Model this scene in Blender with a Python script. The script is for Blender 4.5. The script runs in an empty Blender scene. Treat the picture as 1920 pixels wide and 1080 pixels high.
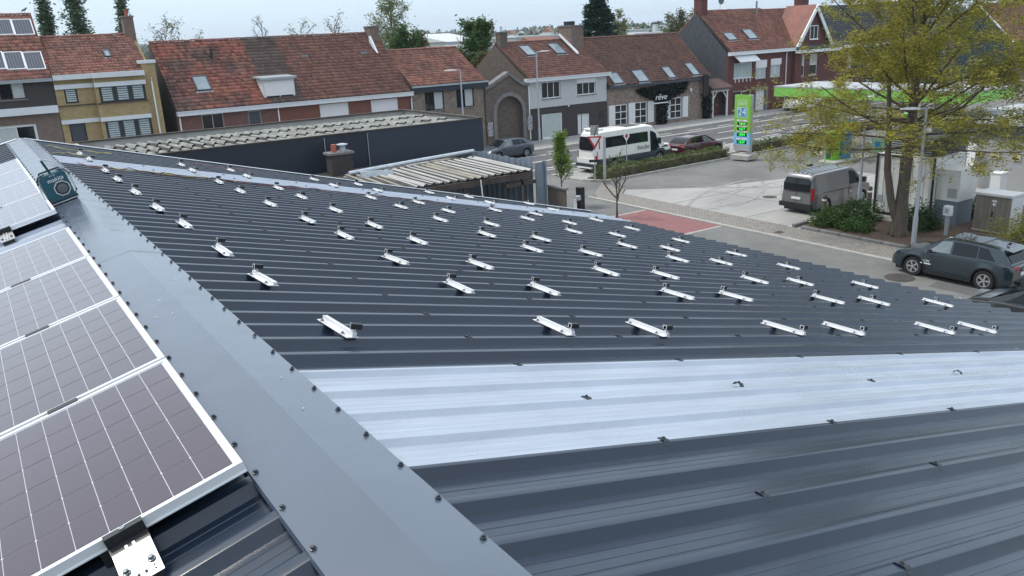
import bpy, bmesh, math, random
import numpy as np
from mathutils import Vector, Matrix
random.seed(7); RNG = np.random.default_rng(7)
SC = bpy.context.scene; COL = SC.collection
R = math.radians
# ------------------------------------------------------------------ camera
CAM = np.array([-0.73, 0.0, 9.0]); FPX = 1544.6
FW = np.array([0.51680955, 0.80372258, -0.29485234])
RT = np.array([0.83208322, -0.55258622, -0.04781199])
UP = np.array([0.20135892, 0.22063198, 0.95434591])
cd = bpy.data.cameras.new('camera'); cam = bpy.data.objects.new('camera', cd); COL.objects.link(cam)
cd.sensor_fit = 'HORIZONTAL'; cd.angle = 2 * math.atan(960 / FPX); cd.clip_start = 0.05; cd.clip_end = 20000
cam.matrix_world = Matrix(((RT[0], UP[0], -FW[0], CAM[0]), (RT[1], UP[1], -FW[1], CAM[1]), (RT[2], UP[2], -FW[2], CAM[2]), (0, 0, 0, 1)))
SC.camera = cam
# ------------------------------------------------------------------ sky, sun, exposure
SUN_EL, SUN_AZ = R(55), R(-35)          # azimuth from +Y towards +X : the sun stands behind thin cloud over the houses
w = bpy.data.worlds.new('World'); SC.world = w; w.use_nodes = True
nt = w.node_tree; nt.nodes.clear()
N = nt.nodes.new; L = nt.links.new
out = N('ShaderNodeOutputWorld'); bg = N('ShaderNodeBackground'); sky = N('ShaderNodeTexSky')
sky.sky_type = 'NISHITA'; sky.sun_disc = False; sky.sun_elevation = SUN_EL; sky.sun_rotation = SUN_AZ
sky.air_density = 1.0; sky.dust_density = 1.2; sky.ozone_density = 1.2; sky.altitude = 20
tc = N('ShaderNodeTexCoord'); mp = N('ShaderNodeMapping'); mp.inputs['Scale'].default_value = (1, 1, 3.5)
nz = N('ShaderNodeTexNoise'); nz.inputs['Scale'].default_value = 1.6; nz.inputs['Detail'].default_value = 5; nz.inputs['Roughness'].default_value = .5
ramp = N('ShaderNodeMapRange'); ramp.inputs[1].default_value = .3; ramp.inputs[2].default_value = .75; ramp.inputs[3].default_value = .66; ramp.inputs[4].default_value = .97
mix = N('ShaderNodeMix'); mix.data_type = 'RGBA'
# overcast layer: brighter towards the zenith as cloud cover is
sxyz = N('ShaderNodeSeparateXYZ'); L(tc.outputs['Generated'], sxyz.inputs[0])
el = N('ShaderNodeMapRange'); el.inputs[1].default_value = 0; el.inputs[2].default_value = 1; el.inputs[3].default_value = 0; el.inputs[4].default_value = 1; L(sxyz.outputs['Z'], el.inputs[0])
cc = N('ShaderNodeMix'); cc.data_type = 'RGBA'; cc.inputs['A'].default_value = (6.0, 7.6, 9.1, 1); cc.inputs['B'].default_value = (12.5, 13.2, 14.2, 1); L(el.outputs[0], cc.inputs['Factor']); L(cc.outputs['Result'], mix.inputs['B'])
L(tc.outputs['Generated'], mp.inputs['Vector']); L(mp.outputs[0], nz.inputs['Vector']); L(nz.outputs['Fac'], ramp.inputs[0])
L(ramp.outputs[0], mix.inputs['Factor']); L(sky.outputs[0], mix.inputs['A']); L(mix.outputs['Result'], bg.inputs['Color'])
bg.inputs['Strength'].default_value = 0.085; L(bg.outputs[0], out.inputs['Surface'])
sl = bpy.data.lights.new('sun', 'SUN'); so = bpy.data.objects.new('sun', sl); COL.objects.link(so)
sl.energy = 1.7; sl.angle = R(13); sl.color = (1, .94, .84)
sd = Vector((math.sin(SUN_AZ) * math.cos(SUN_EL), math.cos(SUN_AZ) * math.cos(SUN_EL), math.sin(SUN_EL)))
so.rotation_euler = (-sd).to_track_quat('-Z', 'Y').to_euler(); so.location = (0, 30, 60)
vs = SC.view_settings; vs.view_transform = 'Standard'; vs.look = 'None'; vs.gamma = 1; vs.exposure = 0.58; vs.use_curve_mapping = False
# ------------------------------------------------------------------ pixel helpers (1920x1080 photograph pixels -> points on a known plane)
def ray(x, y):
    d = FW * FPX + RT * (x - 960) - UP * (y - 540); return d / np.linalg.norm(d)
def gz(x, y, z=0.0):
    r = ray(x, y); return CAM + r * ((z - CAM[2]) / r[2])
def gy(x, y, Y):
    r = ray(x, y); return CAM + r * ((Y - CAM[1]) / r[1])
def gx(x, y, X):
    r = ray(x, y); return CAM + r * ((X - CAM[0]) / r[0])
# ------------------------------------------------------------------ materials
MATS = {}
def mat(name, col, rough=.6, metal=0.0, var=.0, scale=4.0, bump=0.0, bscale=None, spec=.5, coat=0.0, coatr=.05, trans=0.0, island=0.0, col2=None, stretch=None, emit=None, estr=0.0, patch=None, alpha=1.0, detail=6, rvar=0.0, ctint=None):
    """principled material; var = brightness mottling, island = per piece random brightness, col2 = second colour mixed by noise"""
    m = bpy.data.materials.new(name); m.use_nodes = True; MATS[name] = m
    nt = m.node_tree; b = nt.nodes['Principled BSDF']; N = nt.nodes.new; L = nt.links.new
    b.inputs['Roughness'].default_value = rough; b.inputs['Metallic'].default_value = metal
    b.inputs['Specular IOR Level'].default_value = spec; b.inputs['Coat Weight'].default_value = coat; b.inputs['Coat Roughness'].default_value = coatr
    b.inputs['Transmission Weight'].default_value = trans
    if emit: b.inputs['Emission Color'].default_value = (*emit, 1); b.inputs['Emission Strength'].default_value = estr
    c = (*col, 1); sock = None
    if var or col2 or bump:
        tc = N('ShaderNodeTexCoord'); mp = N('ShaderNodeMapping')
        if stretch: mp.inputs['Scale'].default_value = stretch
        L(tc.outputs['Object'], mp.inputs['Vector'])
        nz = N('ShaderNodeTexNoise'); nz.inputs['Scale'].default_value = scale; nz.inputs['Detail'].default_value = detail; nz.inputs['Roughness'].default_value = .62
        L(mp.outputs[0], nz.inputs['Vector'])
    if var or col2:
        mx = N('ShaderNodeMix'); mx.data_type = 'RGBA'
        rr = N('ShaderNodeMapRange'); rr.inputs[1].default_value = .3; rr.inputs[2].default_value = .7
        L(nz.outputs['Fac'], rr.inputs[0]); L(rr.outputs[0], mx.inputs['Factor'])
        c2 = col2 if col2 else tuple(v * (1 + var) for v in col); c1 = col if col2 else tuple(v * (1 - var) for v in col)
        mx.inputs['A'].default_value = (*c1, 1); mx.inputs['B'].default_value = (*c2, 1); sock = mx.outputs['Result']
    if patch:   # (colour, scale, low, high): big patches of another colour
        n2 = N('ShaderNodeTexNoise'); n2.inputs['Scale'].default_value = patch[1]; n2.inputs['Detail'].default_value = 4
        t2 = N('ShaderNodeTexCoord'); L(t2.outputs['Object'], n2.inputs['Vector'])
        r2 = N('ShaderNodeMapRange'); r2.inputs[1].default_value = patch[2]; r2.inputs[2].default_value = patch[3]; L(n2.outputs['Fac'], r2.inputs[0])
        m2 = N('ShaderNodeMix'); m2.data_type = 'RGBA'; m2.inputs['B'].default_value = (*patch[0], 1)
        if sock: L(sock, m2.inputs['A'])
        else: m2.inputs['A'].default_value = c
        L(r2.outputs[0], m2.inputs['Factor']); sock = m2.outputs['Result']
    if island:
        g = N('ShaderNodeNewGeometry'); rr = N('ShaderNodeMapRange'); rr.inputs[3].default_value = 1 - island; rr.inputs[4].default_value = 1 + island
        L(g.outputs['Random Per Island'], rr.inputs[0])
        hs = N('ShaderNodeHueSaturation'); L(rr.outputs[0], hs.inputs['Value'])
        r3 = N('ShaderNodeMapRange'); r3.inputs[3].default_value = .5 - island * .035; r3.inputs[4].default_value = .5 + island * .035
        ml = N('ShaderNodeMath'); ml.operation = 'FRACT'; m7 = N('ShaderNodeMath'); m7.operation = 'MULTIPLY'; m7.inputs[1].default_value = 7.31
        L(g.outputs['Random Per Island'], m7.inputs[0]); L(m7.outputs[0], ml.inputs[0]); L(ml.outputs[0], r3.inputs[0]); L(r3.outputs[0], hs.inputs['Hue'])
        if sock: L(sock, hs.inputs['Color'])
        else: hs.inputs['Color'].default_value = c
        sock = hs.outputs['Color']
    if sock: L(sock, b.inputs['Base Color'])
    else: b.inputs['Base Color'].default_value = c
    if ctint: b.inputs['Coat Tint'].default_value = (*ctint, 1); b.inputs['Specular Tint'].default_value = (*ctint, 1)
    if rvar:
        t9 = N('ShaderNodeTexCoord'); n9 = N('ShaderNodeTexNoise'); n9.inputs['Scale'].default_value = 2.3; n9.inputs['Detail'].default_value = 9; n9.inputs['Roughness'].default_value = .7; L(t9.outputs['Object'], n9.inputs['Vector'])
        r9 = N('ShaderNodeMapRange'); r9.inputs[1].default_value = .3; r9.inputs[2].default_value = .7; r9.inputs[3].default_value = max(.04, rough - rvar); r9.inputs[4].default_value = rough + rvar; L(n9.outputs['Fac'], r9.inputs[0]); L(r9.outputs[0], b.inputs['Roughness'])
    if bump:
        nb = nz
        if bscale:
            nb = N('ShaderNodeTexNoise'); nb.inputs['Scale'].default_value = bscale; nb.inputs['Detail'].default_value = 4; L(mp.outputs[0], nb.inputs['Vector'])
        bp = N('ShaderNodeBump'); bp.inputs['Strength'].default_value = bump; bp.inputs['Distance'].default_value = .02
        L(nb.outputs['Fac'], bp.inputs['Height']); L(bp.outputs[0], b.inputs['Normal'])
    return m
def brick_mat(name, c1, c2, mortar, w=.22, h=.065, axis='XZ', var=.25, msize=.012):
    m = bpy.data.materials.new(name); m.use_nodes = True; MATS[name] = m
    nt = m.node_tree; b = nt.nodes['Principled BSDF']; N = nt.nodes.new; L = nt.links.new
    b.inputs['Roughness'].default_value = .85
    tc = N('ShaderNodeTexCoord'); sp = N('ShaderNodeSeparateXYZ'); cb = N('ShaderNodeCombineXYZ'); L(tc.outputs['Object'], sp.inputs[0])
    if axis == 'XZ':
        ad = N('ShaderNodeMath'); L(sp.outputs['X'], ad.inputs[0]); L(sp.outputs['Y'], ad.inputs[1]); L(ad.outputs[0], cb.inputs['X']); L(sp.outputs['Z'], cb.inputs['Y'])
    else: L(sp.outputs['X'], cb.inputs['X']); L(sp.outputs['Y'], cb.inputs['Y'])
    br = N('ShaderNodeTexBrick'); br.inputs['Scale'].default_value = 1; br.inputs['Brick Width'].default_value = w; br.inputs['Row Height'].default_value = h
    br.inputs['Mortar Size'].default_value = msize; br.inputs['Color1'].default_value = (*c1, 1); br.inputs['Color2'].default_value = (*c2, 1); br.inputs['Mortar'].default_value = (*mortar, 1)
    L(cb.outputs[0], br.inputs['Vector'])
    nz = N('ShaderNodeTexNoise'); nz.inputs['Scale'].default_value = 3.0; nz.inputs['Detail'].default_value = 8; nz.inputs['Roughness'].default_value = .8; L(tc.outputs['Object'], nz.inputs['Vector'])
    rr = N('ShaderNodeMapRange'); rr.inputs[1].default_value = .3; rr.inputs[2].default_value = .7; rr.inputs[3].default_value = 1 - var; rr.inputs[4].default_value = 1 + var; L(nz.outputs['Fac'], rr.inputs[0])
    hs = N('ShaderNodeHueSaturation'); L(rr.outputs[0], hs.inputs['Value']); L(br.outputs['Color'], hs.inputs['Color']); L(hs.outputs[0], b.inputs['Base Color'])
    bp = N('ShaderNodeBump'); bp.inputs['Strength'].default_value = .5; bp.inputs['Distance'].default_value = .01; bp.invert = True; L(br.outputs['Fac'], bp.inputs['Height']); L(bp.outputs[0], b.inputs['Normal'])
    return m
def leaf_mat(name, col, isl=.35, tr=.35):
    m = mat(name, col, rough=.6, island=isl, spec=.25)
    nt = m.node_tree; b = nt.nodes['Principled BSDF']; o = nt.nodes['Material Output']
    t = nt.nodes.new('ShaderNodeBsdfTranslucent'); x = nt.nodes.new('ShaderNodeMixShader'); x.inputs[0].default_value = tr
    s = b.inputs['Base Color'].links[0].from_socket; nt.links.new(s, t.inputs['Color'])
    nt.links.new(b.outputs[0], x.inputs[1]); nt.links.new(t.outputs[0], x.inputs[2]); nt.links.new(x.outputs[0], o.inputs['Surface'])
    return m
# ------------------------------------------------------------------ mesh builder
class MB:
    def __init__(s): s.v = []; s.f = []; s.sm = False
    def poly(s, pts):
        n = len(s.v); s.v += [tuple(map(float, p)) for p in pts]; s.f.append(tuple(range(n, n + len(pts)))); return s
    def box(s, x0, x1, y0, y1, z0, z1):
        n = len(s.v)
        s.v += [(x0, y0, z0), (x1, y0, z0), (x1, y1, z0), (x0, y1, z0), (x0, y0, z1), (x1, y0, z1), (x1, y1, z1), (x0, y1, z1)]
        s.f += [tuple(n + i for i in q) for q in ((0, 3, 2, 1), (4, 5, 6, 7), (0, 1, 5, 4), (1, 2, 6, 5), (2, 3, 7, 6), (3, 0, 4, 7))]; return s
    def bevbox(s, x0, x1, y0, y1, z0, z1, b=.01):
        """box with chamfered vertical and top edges"""
        r0 = [(x0 + b, y0), (x1 - b, y0), (x1, y0 + b), (x1, y1 - b), (x1 - b, y1), (x0 + b, y1), (x0, y1 - b), (x0, y0 + b)]
        cx, cy = (x0 + x1) / 2, (y0 + y1) / 2
        def inset(p): return (p[0] + (b if p[0] < cx else -b), p[1] + (b if p[1] < cy else -b))
        r1 = [inset(p) for p in r0]
        rings = [[(*p, z0) for p in r0], [(*p, z1 - b) for p in r0], [(*p, z1) for p in r1]]
        return s.loft(rings, True, True)
    def loft(s, rings, cap0=False, cap1=False, closed=True):
        n = len(s.v); k = len(rings[0])
        for r in rings: s.v += [tuple(map(float, p)) for p in r]
        for i in range(len(rings) - 1):
            for j in range(k if closed else k - 1):
                a = n + i * k + j; b = n + i * k + (j + 1) % k; s.f.append((a, b, b + k, a + k))
        if cap0: s.f.append(tuple(n + j for j in reversed(range(k))))
        if cap1: s.f.append(tuple(n + (len(rings) - 1) * k + j for j in range(k)))
        return s
    def tube(s, pts, r, n=6, cap=True):
        pts = [Vector(p) for p in pts]; rr = r if isinstance(r, (list, tuple)) else [r] * len(pts); rings = []
        for i, p in enumerate(pts):
            d = (pts[min(i + 1, len(pts) - 1)] - pts[max(i - 1, 0)])
            if d.length < 1e-9: d = Vector((0, 0, 1))
            d.normalize(); a = d.orthogonal() if abs(d.z) < .99 else Vector((1, 0, 0))
            if abs(d.z) < .99: a = d.cross(Vector((0, 0, 1)))
            a.normalize(); b = d.cross(a)
            rings.append([p + (a * math.cos(2 * math.pi * k / n) + b * math.sin(2 * math.pi * k / n)) * rr[i] for k in range(n)])
        return s.loft(rings, cap, cap)
    def prism(s, poly, axis, a, b):
        """2D polygon extruded along axis ('x': poly is (y,z), 'y': (x,z), 'z': (x,y))"""
        def P(p, t): return (t, p[0], p[1]) if axis == 'x' else (p[0], t, p[1]) if axis == 'y' else (p[0], p[1], t)
        return s.loft([[P(p, a) for p in poly], [P(p, b) for p in poly]], True, True)
    def disc(s, c, r, axis='z', n=16, h=.01):
        pts = [(math.cos(2 * math.pi * k / n) * r, math.sin(2 * math.pi * k / n) * r) for k in range(n)]
        if axis == 'z': return s.prism([(c[0] + p[0], c[1] + p[1]) for p in pts], 'z', c[2], c[2] + h)
        if axis == 'y': return s.prism([(c[0] + p[0], c[2] + p[1]) for p in pts], 'y', c[1], c[1] + h)
        return s.prism([(c[1] + p[0], c[2] + p[1]) for p in pts], 'x', c[0], c[0] + h)
    def lathe(s, prof, c=(0, 0, 0), n=20, axis='z'):
        rings = []
        for r, h in prof:
            ring = []
            for k in range(n):
                a = 2 * math.pi * k / n; u, v = r * math.cos(a), r * math.sin(a)
                ring.append((c[0] + u, c[1] + v, c[2] + h) if axis == 'z' else (c[0] + u, c[1] + h, c[2] + v) if axis == 'y' else (c[0] + h, c[1] + u, c[2] + v))
            rings.append(ring)
        return s.loft(rings, True, True)
    def mesh(s, name, m, off=(0, 0, 0), smooth=None):
        me = bpy.data.meshes.new(name)
        v = s.v if off == (0, 0, 0) else [(p[0] - off[0], p[1] - off[1], p[2] - off[2]) for p in s.v]
        me.from_pydata(v, [], s.f); me.materials.append(MATS[m] if isinstance(m, str) else m)
        bm = bmesh.new(); bm.from_mesh(me); bmesh.ops.recalc_face_normals(bm, faces=bm.faces); bm.to_mesh(me); bm.free()
        if smooth if smooth is not None else s.sm:
            me.shade_smooth() if hasattr(me, 'shade_smooth') else None
            try: me.set_sharp_from_angle(angle=R(38))
            except Exception: pass
        me.update(); return me
ORG = {}
def build(mb, name, m, parent=None, world=True, smooth=None):
    off = ORG.get(parent.name, (0, 0, 0)) if (parent and world) else (0, 0, 0)
    o = bpy.data.objects.new(name, mb.mesh(name, m, off, smooth)); COL.objects.link(o)
    if parent: o.parent = parent; ORG[o.name] = ORG.get(parent.name, (0, 0, 0))
    return o
def tag(o, label=None, cat=None, group=None, kind=None):
    if label: o['label'] = label
    if cat: o['category'] = cat
    if group: o['group'] = group
    if kind: o['kind'] = kind
    return o
def thing(name, label, cat, loc=(0, 0, 0), rot=(0, 0, 0), group=None):
    o = bpy.data.objects.new(name, None); COL.objects.link(o); o.empty_display_size = .2
    o.location = tuple(map(float, loc)); o.rotation_euler = rot; ORG[o.name] = tuple(map(float, loc))
    return tag(o, label, cat, group)
def link(me, name, parent, loc=(0, 0, 0), rot=(0, 0, 0), scale=None):
    o = bpy.data.objects.new(name, me); COL.objects.link(o); o.parent = parent; o.location = loc; o.rotation_euler = rot
    if scale: o.scale = scale
    if parent: ORG[o.name] = ORG.get(parent.name, (0, 0, 0))
    return o
def copy_tree(o, parent=None):
    c = o.copy(); COL.objects.link(c); c.parent = parent
    for ch in list(o.children): copy_tree(ch, c)
    return c
def text(name, s, size, m, parent, M, depth=.002, shear=0, sx=1.0, spacing=1.0):
    """lettering as mesh; M: matrix whose x axis runs along the line, y up, z out of the surface (world unless parent local)"""
    cu = bpy.data.curves.new('txt', 'FONT'); cu.body = s; cu.size = size; cu.extrude = depth; cu.align_x = 'CENTER'; cu.align_y = 'CENTER'; cu.shear = shear; cu.space_character = spacing; cu.resolution_u = 3
    t = bpy.data.objects.new('txt', cu); COL.objects.link(t); bpy.context.view_layer.update()
    me = bpy.data.meshes.new_from_object(t.evaluated_get(bpy.context.evaluated_depsgraph_get())); bpy.data.objects.remove(t); bpy.data.curves.remove(cu)
    me.materials.clear(); me.materials.append(MATS[m]); me.transform(M @ Matrix.Diagonal((sx, 1, 1, 1))); me.name = name
    return link(me, name, parent)
def frame_m(o, xa, ya):
    xa = Vector(xa).normalized(); ya = Vector(ya).normalized(); za = xa.cross(ya)
    return Matrix(((xa.x, ya.x, za.x, o[0]), (xa.y, ya.y, za.y, o[1]), (xa.z, ya.z, za.z, o[2]), (0, 0, 0, 1)))
def npmesh(name, V, F, m, parent=None, smooth=False, world=True):
    """V (n,3), F (k,4) arrays"""
    me = bpy.data.meshes.new(name); off = ORG.get(parent.name, (0, 0, 0)) if parent and world else (0, 0, 0)
    V = np.asarray(V, dtype=np.float32) - np.array(off, dtype=np.float32); F = np.asarray(F, dtype=np.int32); k = F.shape[1]
    me.vertices.add(len(V)); me.vertices.foreach_set('co', V.ravel()); me.loops.add(F.size); me.loops.foreach_set('vertex_index', F.ravel())
    me.polygons.add(len(F)); me.polygons.foreach_set('loop_start', np.arange(0, F.size, k, dtype=np.int32)); me.polygons.foreach_set('loop_total', np.full(len(F), k, dtype=np.int32))
    if smooth: me.polygons.foreach_set('use_smooth', np.ones(len(F), dtype=bool))
    me.update(calc_edges=True); me.validate(); me.materials.append(MATS[m] if isinstance(m, str) else m)
    o = bpy.data.objects.new(name, me); COL.objects.link(o)
    if parent: o.parent = parent; ORG[o.name] = off
    return o
ORDN = ['first', 'second', 'third', 'fourth', 'fifth', 'sixth', 'seventh', 'eighth', 'ninth', 'tenth']
# ------------------------------------------------------------------ palette
mat('anthracite', (.015, .027, .048), rough=.32, var=.12, scale=2.5, stretch=(.4, 2, 1), spec=.32, coat=.40, coatr=.14, rvar=.06)
mat('anthracite_cap', (.070, .092, .130), rough=.26, var=.05, scale=2.0, spec=.6, coat=.6, coatr=.16, rvar=.05)
mat('skylight', (.335, .385, .46), rough=.30, var=.12, scale=1.2, stretch=(.25, 6, 6), spec=.5, rvar=.05)
mat('white_trim', (.72, .74, .76), rough=.4, var=.05)
mat('white_paint', (.66, .67, .67), rough=.5, var=.05)
mat('alu', (.70, .71, .72), rough=.35, metal=.15, var=.03)
mat('alu_frame', (.74, .76, .78), rough=.35, metal=.25, var=.03)
mat('galv', (.50, .54, .58), rough=.42, metal=.6, var=.18, scale=6)
mat('steel_bright', (.30, .32, .34), rough=.36, metal=1.0, var=.08, scale=9)
mat('black', (.012, .013, .015), rough=.45)
mat('black_rubber', (.018, .018, .019), rough=.75)
mat('screw', (.03, .036, .045), rough=.4, spec=.5)
mat('cell', (.021, .014, .024), rough=.14, spec=.6, coat=1.0, coatr=.05, var=.10, scale=160, stretch=(.02, 1, 1), detail=2, ctint=(1, .88, .87))
mat('backsheet', (.62, .62, .64), rough=.2, coat=.5)
mat('cell_far', (.025, .034, .06), rough=.15, coat=.5, var=.3, scale=6)
mat('teal', (.008, .075, .105), rough=.42, var=.06, bump=.05, bscale=90)
mat('teal_dark', (.006, .035, .05), rough=.5)
mat('grey_plastic', (.10, .11, .12), rough=.5)
mat('silver', (.62, .64, .66), rough=.3, metal=.5)
mat('asphalt', (.100, .102, .104), rough=.9, var=.14, scale=2.2, bump=.25, bscale=60, patch=((.082, .084, .086), .35, .45, .62))
mat('asphalt_old', (.165, .165, .160), rough=.9, var=.14, scale=1.6, bump=.2, bscale=50, patch=((.125, .125, .122), .3, .45, .65))
mat('red_asphalt', (.225, .102, .102), rough=.9, var=.14, scale=2.5, bump=.2, bscale=50, patch=((.22, .10, .10), .6, .5, .7))
mat('ground', (.18, .19, .16), rough=.95, var=.25, scale=.06, col2=(.13, .16, .075))
mat('yard', (.20, .19, .175), rough=.95, var=.2, scale=.8, bump=.2)
mat('concrete', (.33, .325, .31), rough=.85, var=.12, scale=.5, stretch=(1, 3.5, 1), bump=.1, bscale=30, patch=((.26, .26, .255), .22, .44, .66))
mat('concrete_plain', (.38, .37, .35), rough=.85, var=.15, scale=2.0, bump=.15, bscale=25)
mat('kerb', (.36, .35, .33), rough=.85, var=.18, scale=3)
brick_mat('pavers', (.27, .255, .23), (.22, .205, .185), (.12, .11, .10), .22, .11, axis='XY', var=.25)
brick_mat('pavers_grey', (.36, .355, .34), (.30, .295, .285), (.17, .17, .16), .30, .30, axis='XY', var=.18)
mat('marking', (.70, .70, .68), rough=.7, var=.18, scale=5)
mat('bark_mulch', (.085, .058, .042), rough=.95, var=.4, scale=9, bump=.8, bscale=25)
mat('soil', (.09, .075, .055), rough=.95, var=.3, scale=8, bump=.5)
mat('glass', (.012, .016, .020), rough=.05, spec=.6)
mat('glass_blue', (.05, .07, .085), rough=.06, spec=.6)
mat('glass_sky', (.20, .25, .29), rough=.06, spec=.7, var=.2, scale=.8)
mat('frosted', (.42, .48, .47), rough=.25, var=.08)
mat('curtain', (.45, .48, .49), rough=.5, var=.15, scale=9, stretch=(3, 1, .3))
mat('blind', (.40, .47, .49), rough=.4, var=.1)
mat('frame_white', (.74, .75, .75), rough=.4)
mat('frame_black', (.015, .018, .022), rough=.4)
mat('frame_brown', (.06, .04, .032), rough=.5)
mat('frame_grey', (.34, .36, .38), rough=.45)
mat('shutter_white', (.70, .70, .72), rough=.5, var=.03)
mat('zinc', (.36, .39, .42), rough=.5, metal=.4, var=.1)
mat('zinc_dark', (.045, .055, .072), rough=.5)
brick_mat('brick_brown', (.20, .125, .10), (.15, .095, .08), (.17, .15, .135))
brick_mat('brick_dark', (.060, .052, .052), (.045, .040, .042), (.06, .055, .055))
brick_mat('brick_yellow', (.40, .29, .12), (.33, .235, .10), (.30, .25, .16))
brick_mat('brick_red', (.165, .056, .045), (.13, .045, .038), (.16, .11, .10), var=.35)
brick_mat('brick_orange', (.185, .062, .046), (.165, .055, .042), (.165, .08, .062), var=.2)
brick_mat('brick_stone', (.27, .175, .135), (.130, .082, .066), (.27, .23, .20), .30, .11, var=.6, msize=.02)
brick_mat('brick_rustic', (.20, .150, .115), (.125, .092, .072), (.24, .21, .18), .26, .085, var=.5, msize=.016)
brick_mat('brick_wine', (.135, .040, .036), (.105, .032, .030), (.11, .05, .045), var=.15)
brick_mat('brick_arch', (.125, .088, .072), (.090, .066, .056), (.13, .115, .10), var=.45)
brick_mat('white_brick', (.55, .57, .58), (.49, .51, .52), (.40, .42, .43), var=.08)
mat('dark_render', (.047, .041, .041), rough=.85, var=.1, scale=2)
mat('slate_clad', (.030, .036, .048), col2=(.085, .092, .105), rough=.75, var=.45, scale=3.0, stretch=(1, 3, 1), detail=9)
mat('grey_stone', (.17, .165, .165), rough=.85, var=.25, scale=4)
mat('cornice', (.60, .63, .66), rough=.5, var=.06)
mat('tile_red', (.240, .087, .061), rough=.75, island=.42, var=.2, scale=1.4, patch=((.115, .066, .054), .42, .46, .60))
mat('tile_orange', (.225, .097, .070), rough=.75, island=.34, var=.16, scale=1.2, patch=((.165, .080, .062), .5, .48, .66))
mat('tile_brown', (.132, .071, .057), rough=.78, island=.28, var=.2, scale=.7, patch=((.165, .075, .055), .35, .56, .70))
mat('tile_dark', (.095, .064, .056), rough=.8, island=.22, var=.25, scale=1)
mat('tile_wine', (.158, .074, .057), rough=.75, island=.28, var=.2, scale=.8, patch=((.175, .074, .053), .4, .50, .66))
mat('tile_slate', (.040, .046, .056), rough=.55, island=.2)
mat('mortar', (.30, .22, .19), rough=.9, var=.2)
mat('deck', (.06, .045, .04), rough=.9)
mat('lead', (.30, .33, .36), rough=.6, var=.15)
mat('terracotta', (.36, .10, .065), rough=.75, var=.12)
mat('fibre', (.22, .225, .215), rough=.9, var=.45, scale=2.0, stretch=(1, .45, 1), bump=.1)
mat('fibre_dirt_shade', (.055, .055, .05), rough=.95, var=.4, scale=3)  # valley dirt, darkened also as painted shade so the ribs stand out
mat('fibre_white', (.37, .365, .355), rough=.8, var=.18, scale=1.5, stretch=(1, .4, 1))
mat('fibre_stain', (.26, .24, .20), rough=.8, var=.35, scale=2.2, stretch=(1, .4, 1))
mat('navy', (.014, .021, .036), rough=.45, var=.08, scale=.6)
mat('navy_light', (.022, .036, .056), rough=.45)
mat('bitumen', (.070, .058, .050), rough=.9, var=.35, scale=1.3, patch=((.13, .105, .085), .5, .5, .7))
mat('rust', (.062, .048, .042), rough=.85, var=.4, scale=3)
mat('shed_metal', (.20, .25, .29), rough=.5, metal=.35, var=.25, scale=2, stretch=(3, 3, .3))
mat('old_wood', (.105, .085, .075), rough=.9, var=.3, scale=4, stretch=(4, 4, .4))
mat('lamp_grey', (.40, .42, .45), rough=.45, metal=.4)
mat('lamp_white', (.68, .69, .70), rough=.4)
mat('totem_green', (.22, .50, .07), rough=.35); mat('totem_blue', (.04, .30, .48), rough=.35); mat('totem_sky', (.22, .52, .76), rough=.35)
mat('led_panel', (.004, .03, .006), rough=.3); mat('led', (.02, .5, .05), rough=.4, emit=(.05, 1, .12), estr=1.0)
mat('sign_white', (.75, .75, .75), rough=.4); mat('sign_red', (.42, .02, .035), rough=.4); mat('sign_back', (.33, .34, .33), rough=.6, var=.2, scale=9)
mat('green_station', (.22, .50, .10), rough=.4, var=.04); mat('green_bin', (.18, .50, .035), rough=.4); mat('green_dark', (.02, .09, .045), rough=.45); mat('green_pale', (.30, .52, .36), rough=.45)
mat('blue_bin', (.02, .22, .42), rough=.4); mat('yellow', (.60, .42, .07), rough=.5); mat('poster_yellow', (.62, .54, .32), rough=.6, col2=(.30, .22, .10), scale=5)
mat('poster_mix', (.55, .54, .56), rough=.6, col2=(.05, .05, .07), scale=4)
mat('station_wall', (.34, .345, .35), rough=.8, var=.06); mat('station_dark', (.055, .062, .072), rough=.6)
mat('container_white', (.66, .665, .65), rough=.5, var=.07, scale=1.5); mat('cabinet_blue', (.17, .215, .25), rough=.5); mat('cabinet_stone', (.20, .185, .155), rough=.85, var=.28, scale=2.2, stretch=(4, 4, .5))
mat('teal_clad', (.016, .042, .058), rough=.5, var=.15, scale=1)
mat('car_suv', (.020, .034, .044), rough=.25, coat=.9, coatr=.04, metal=.3); mat('car_wine', (.060, .012, .018), rough=.3, coat=.9, coatr=.04, metal=.2); mat('car_grey', (.062, .075, .10), rough=.3, coat=.9, metal=.3)
mat('van_grey', (.17, .17, .178), rough=.34, coat=.8, coatr=.06, metal=.3); mat('bus_white', (.74, .74, .71), rough=.35, coat=.5); mat('bus_dark', (.020, .028, .038), rough=.45, coat=.3); mat('car_black', (.010, .012, .015), rough=.25, coat=.9)
mat('car_glass', (.010, .014, .017), rough=.03, spec=.35); mat('car_glass_pale', (.16, .19, .20), rough=.04, spec=.8, var=.35, scale=3)
mat('tail', (.50, .012, .02), rough=.25, coat=.8); mat('headlamp', (.70, .72, .74), rough=.1, metal=.3); mat('tyre', (.015, .015, .016), rough=.85); mat('rim', (.55, .56, .58), rough=.3, metal=.7); mat('plate', (.68, .69, .68), rough=.5, var=.1, scale=30)
mat('trunk_bark', (.105, .085, .066), rough=.95, var=.35, scale=5, stretch=(4, 4, .5), bump=.9, bscale=9)
mat('limb_bark', (.085, .068, .052), rough=.95, var=.25, scale=6)
mat('twig', (.13, .10, .075), rough=.9, var=.2)
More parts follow.
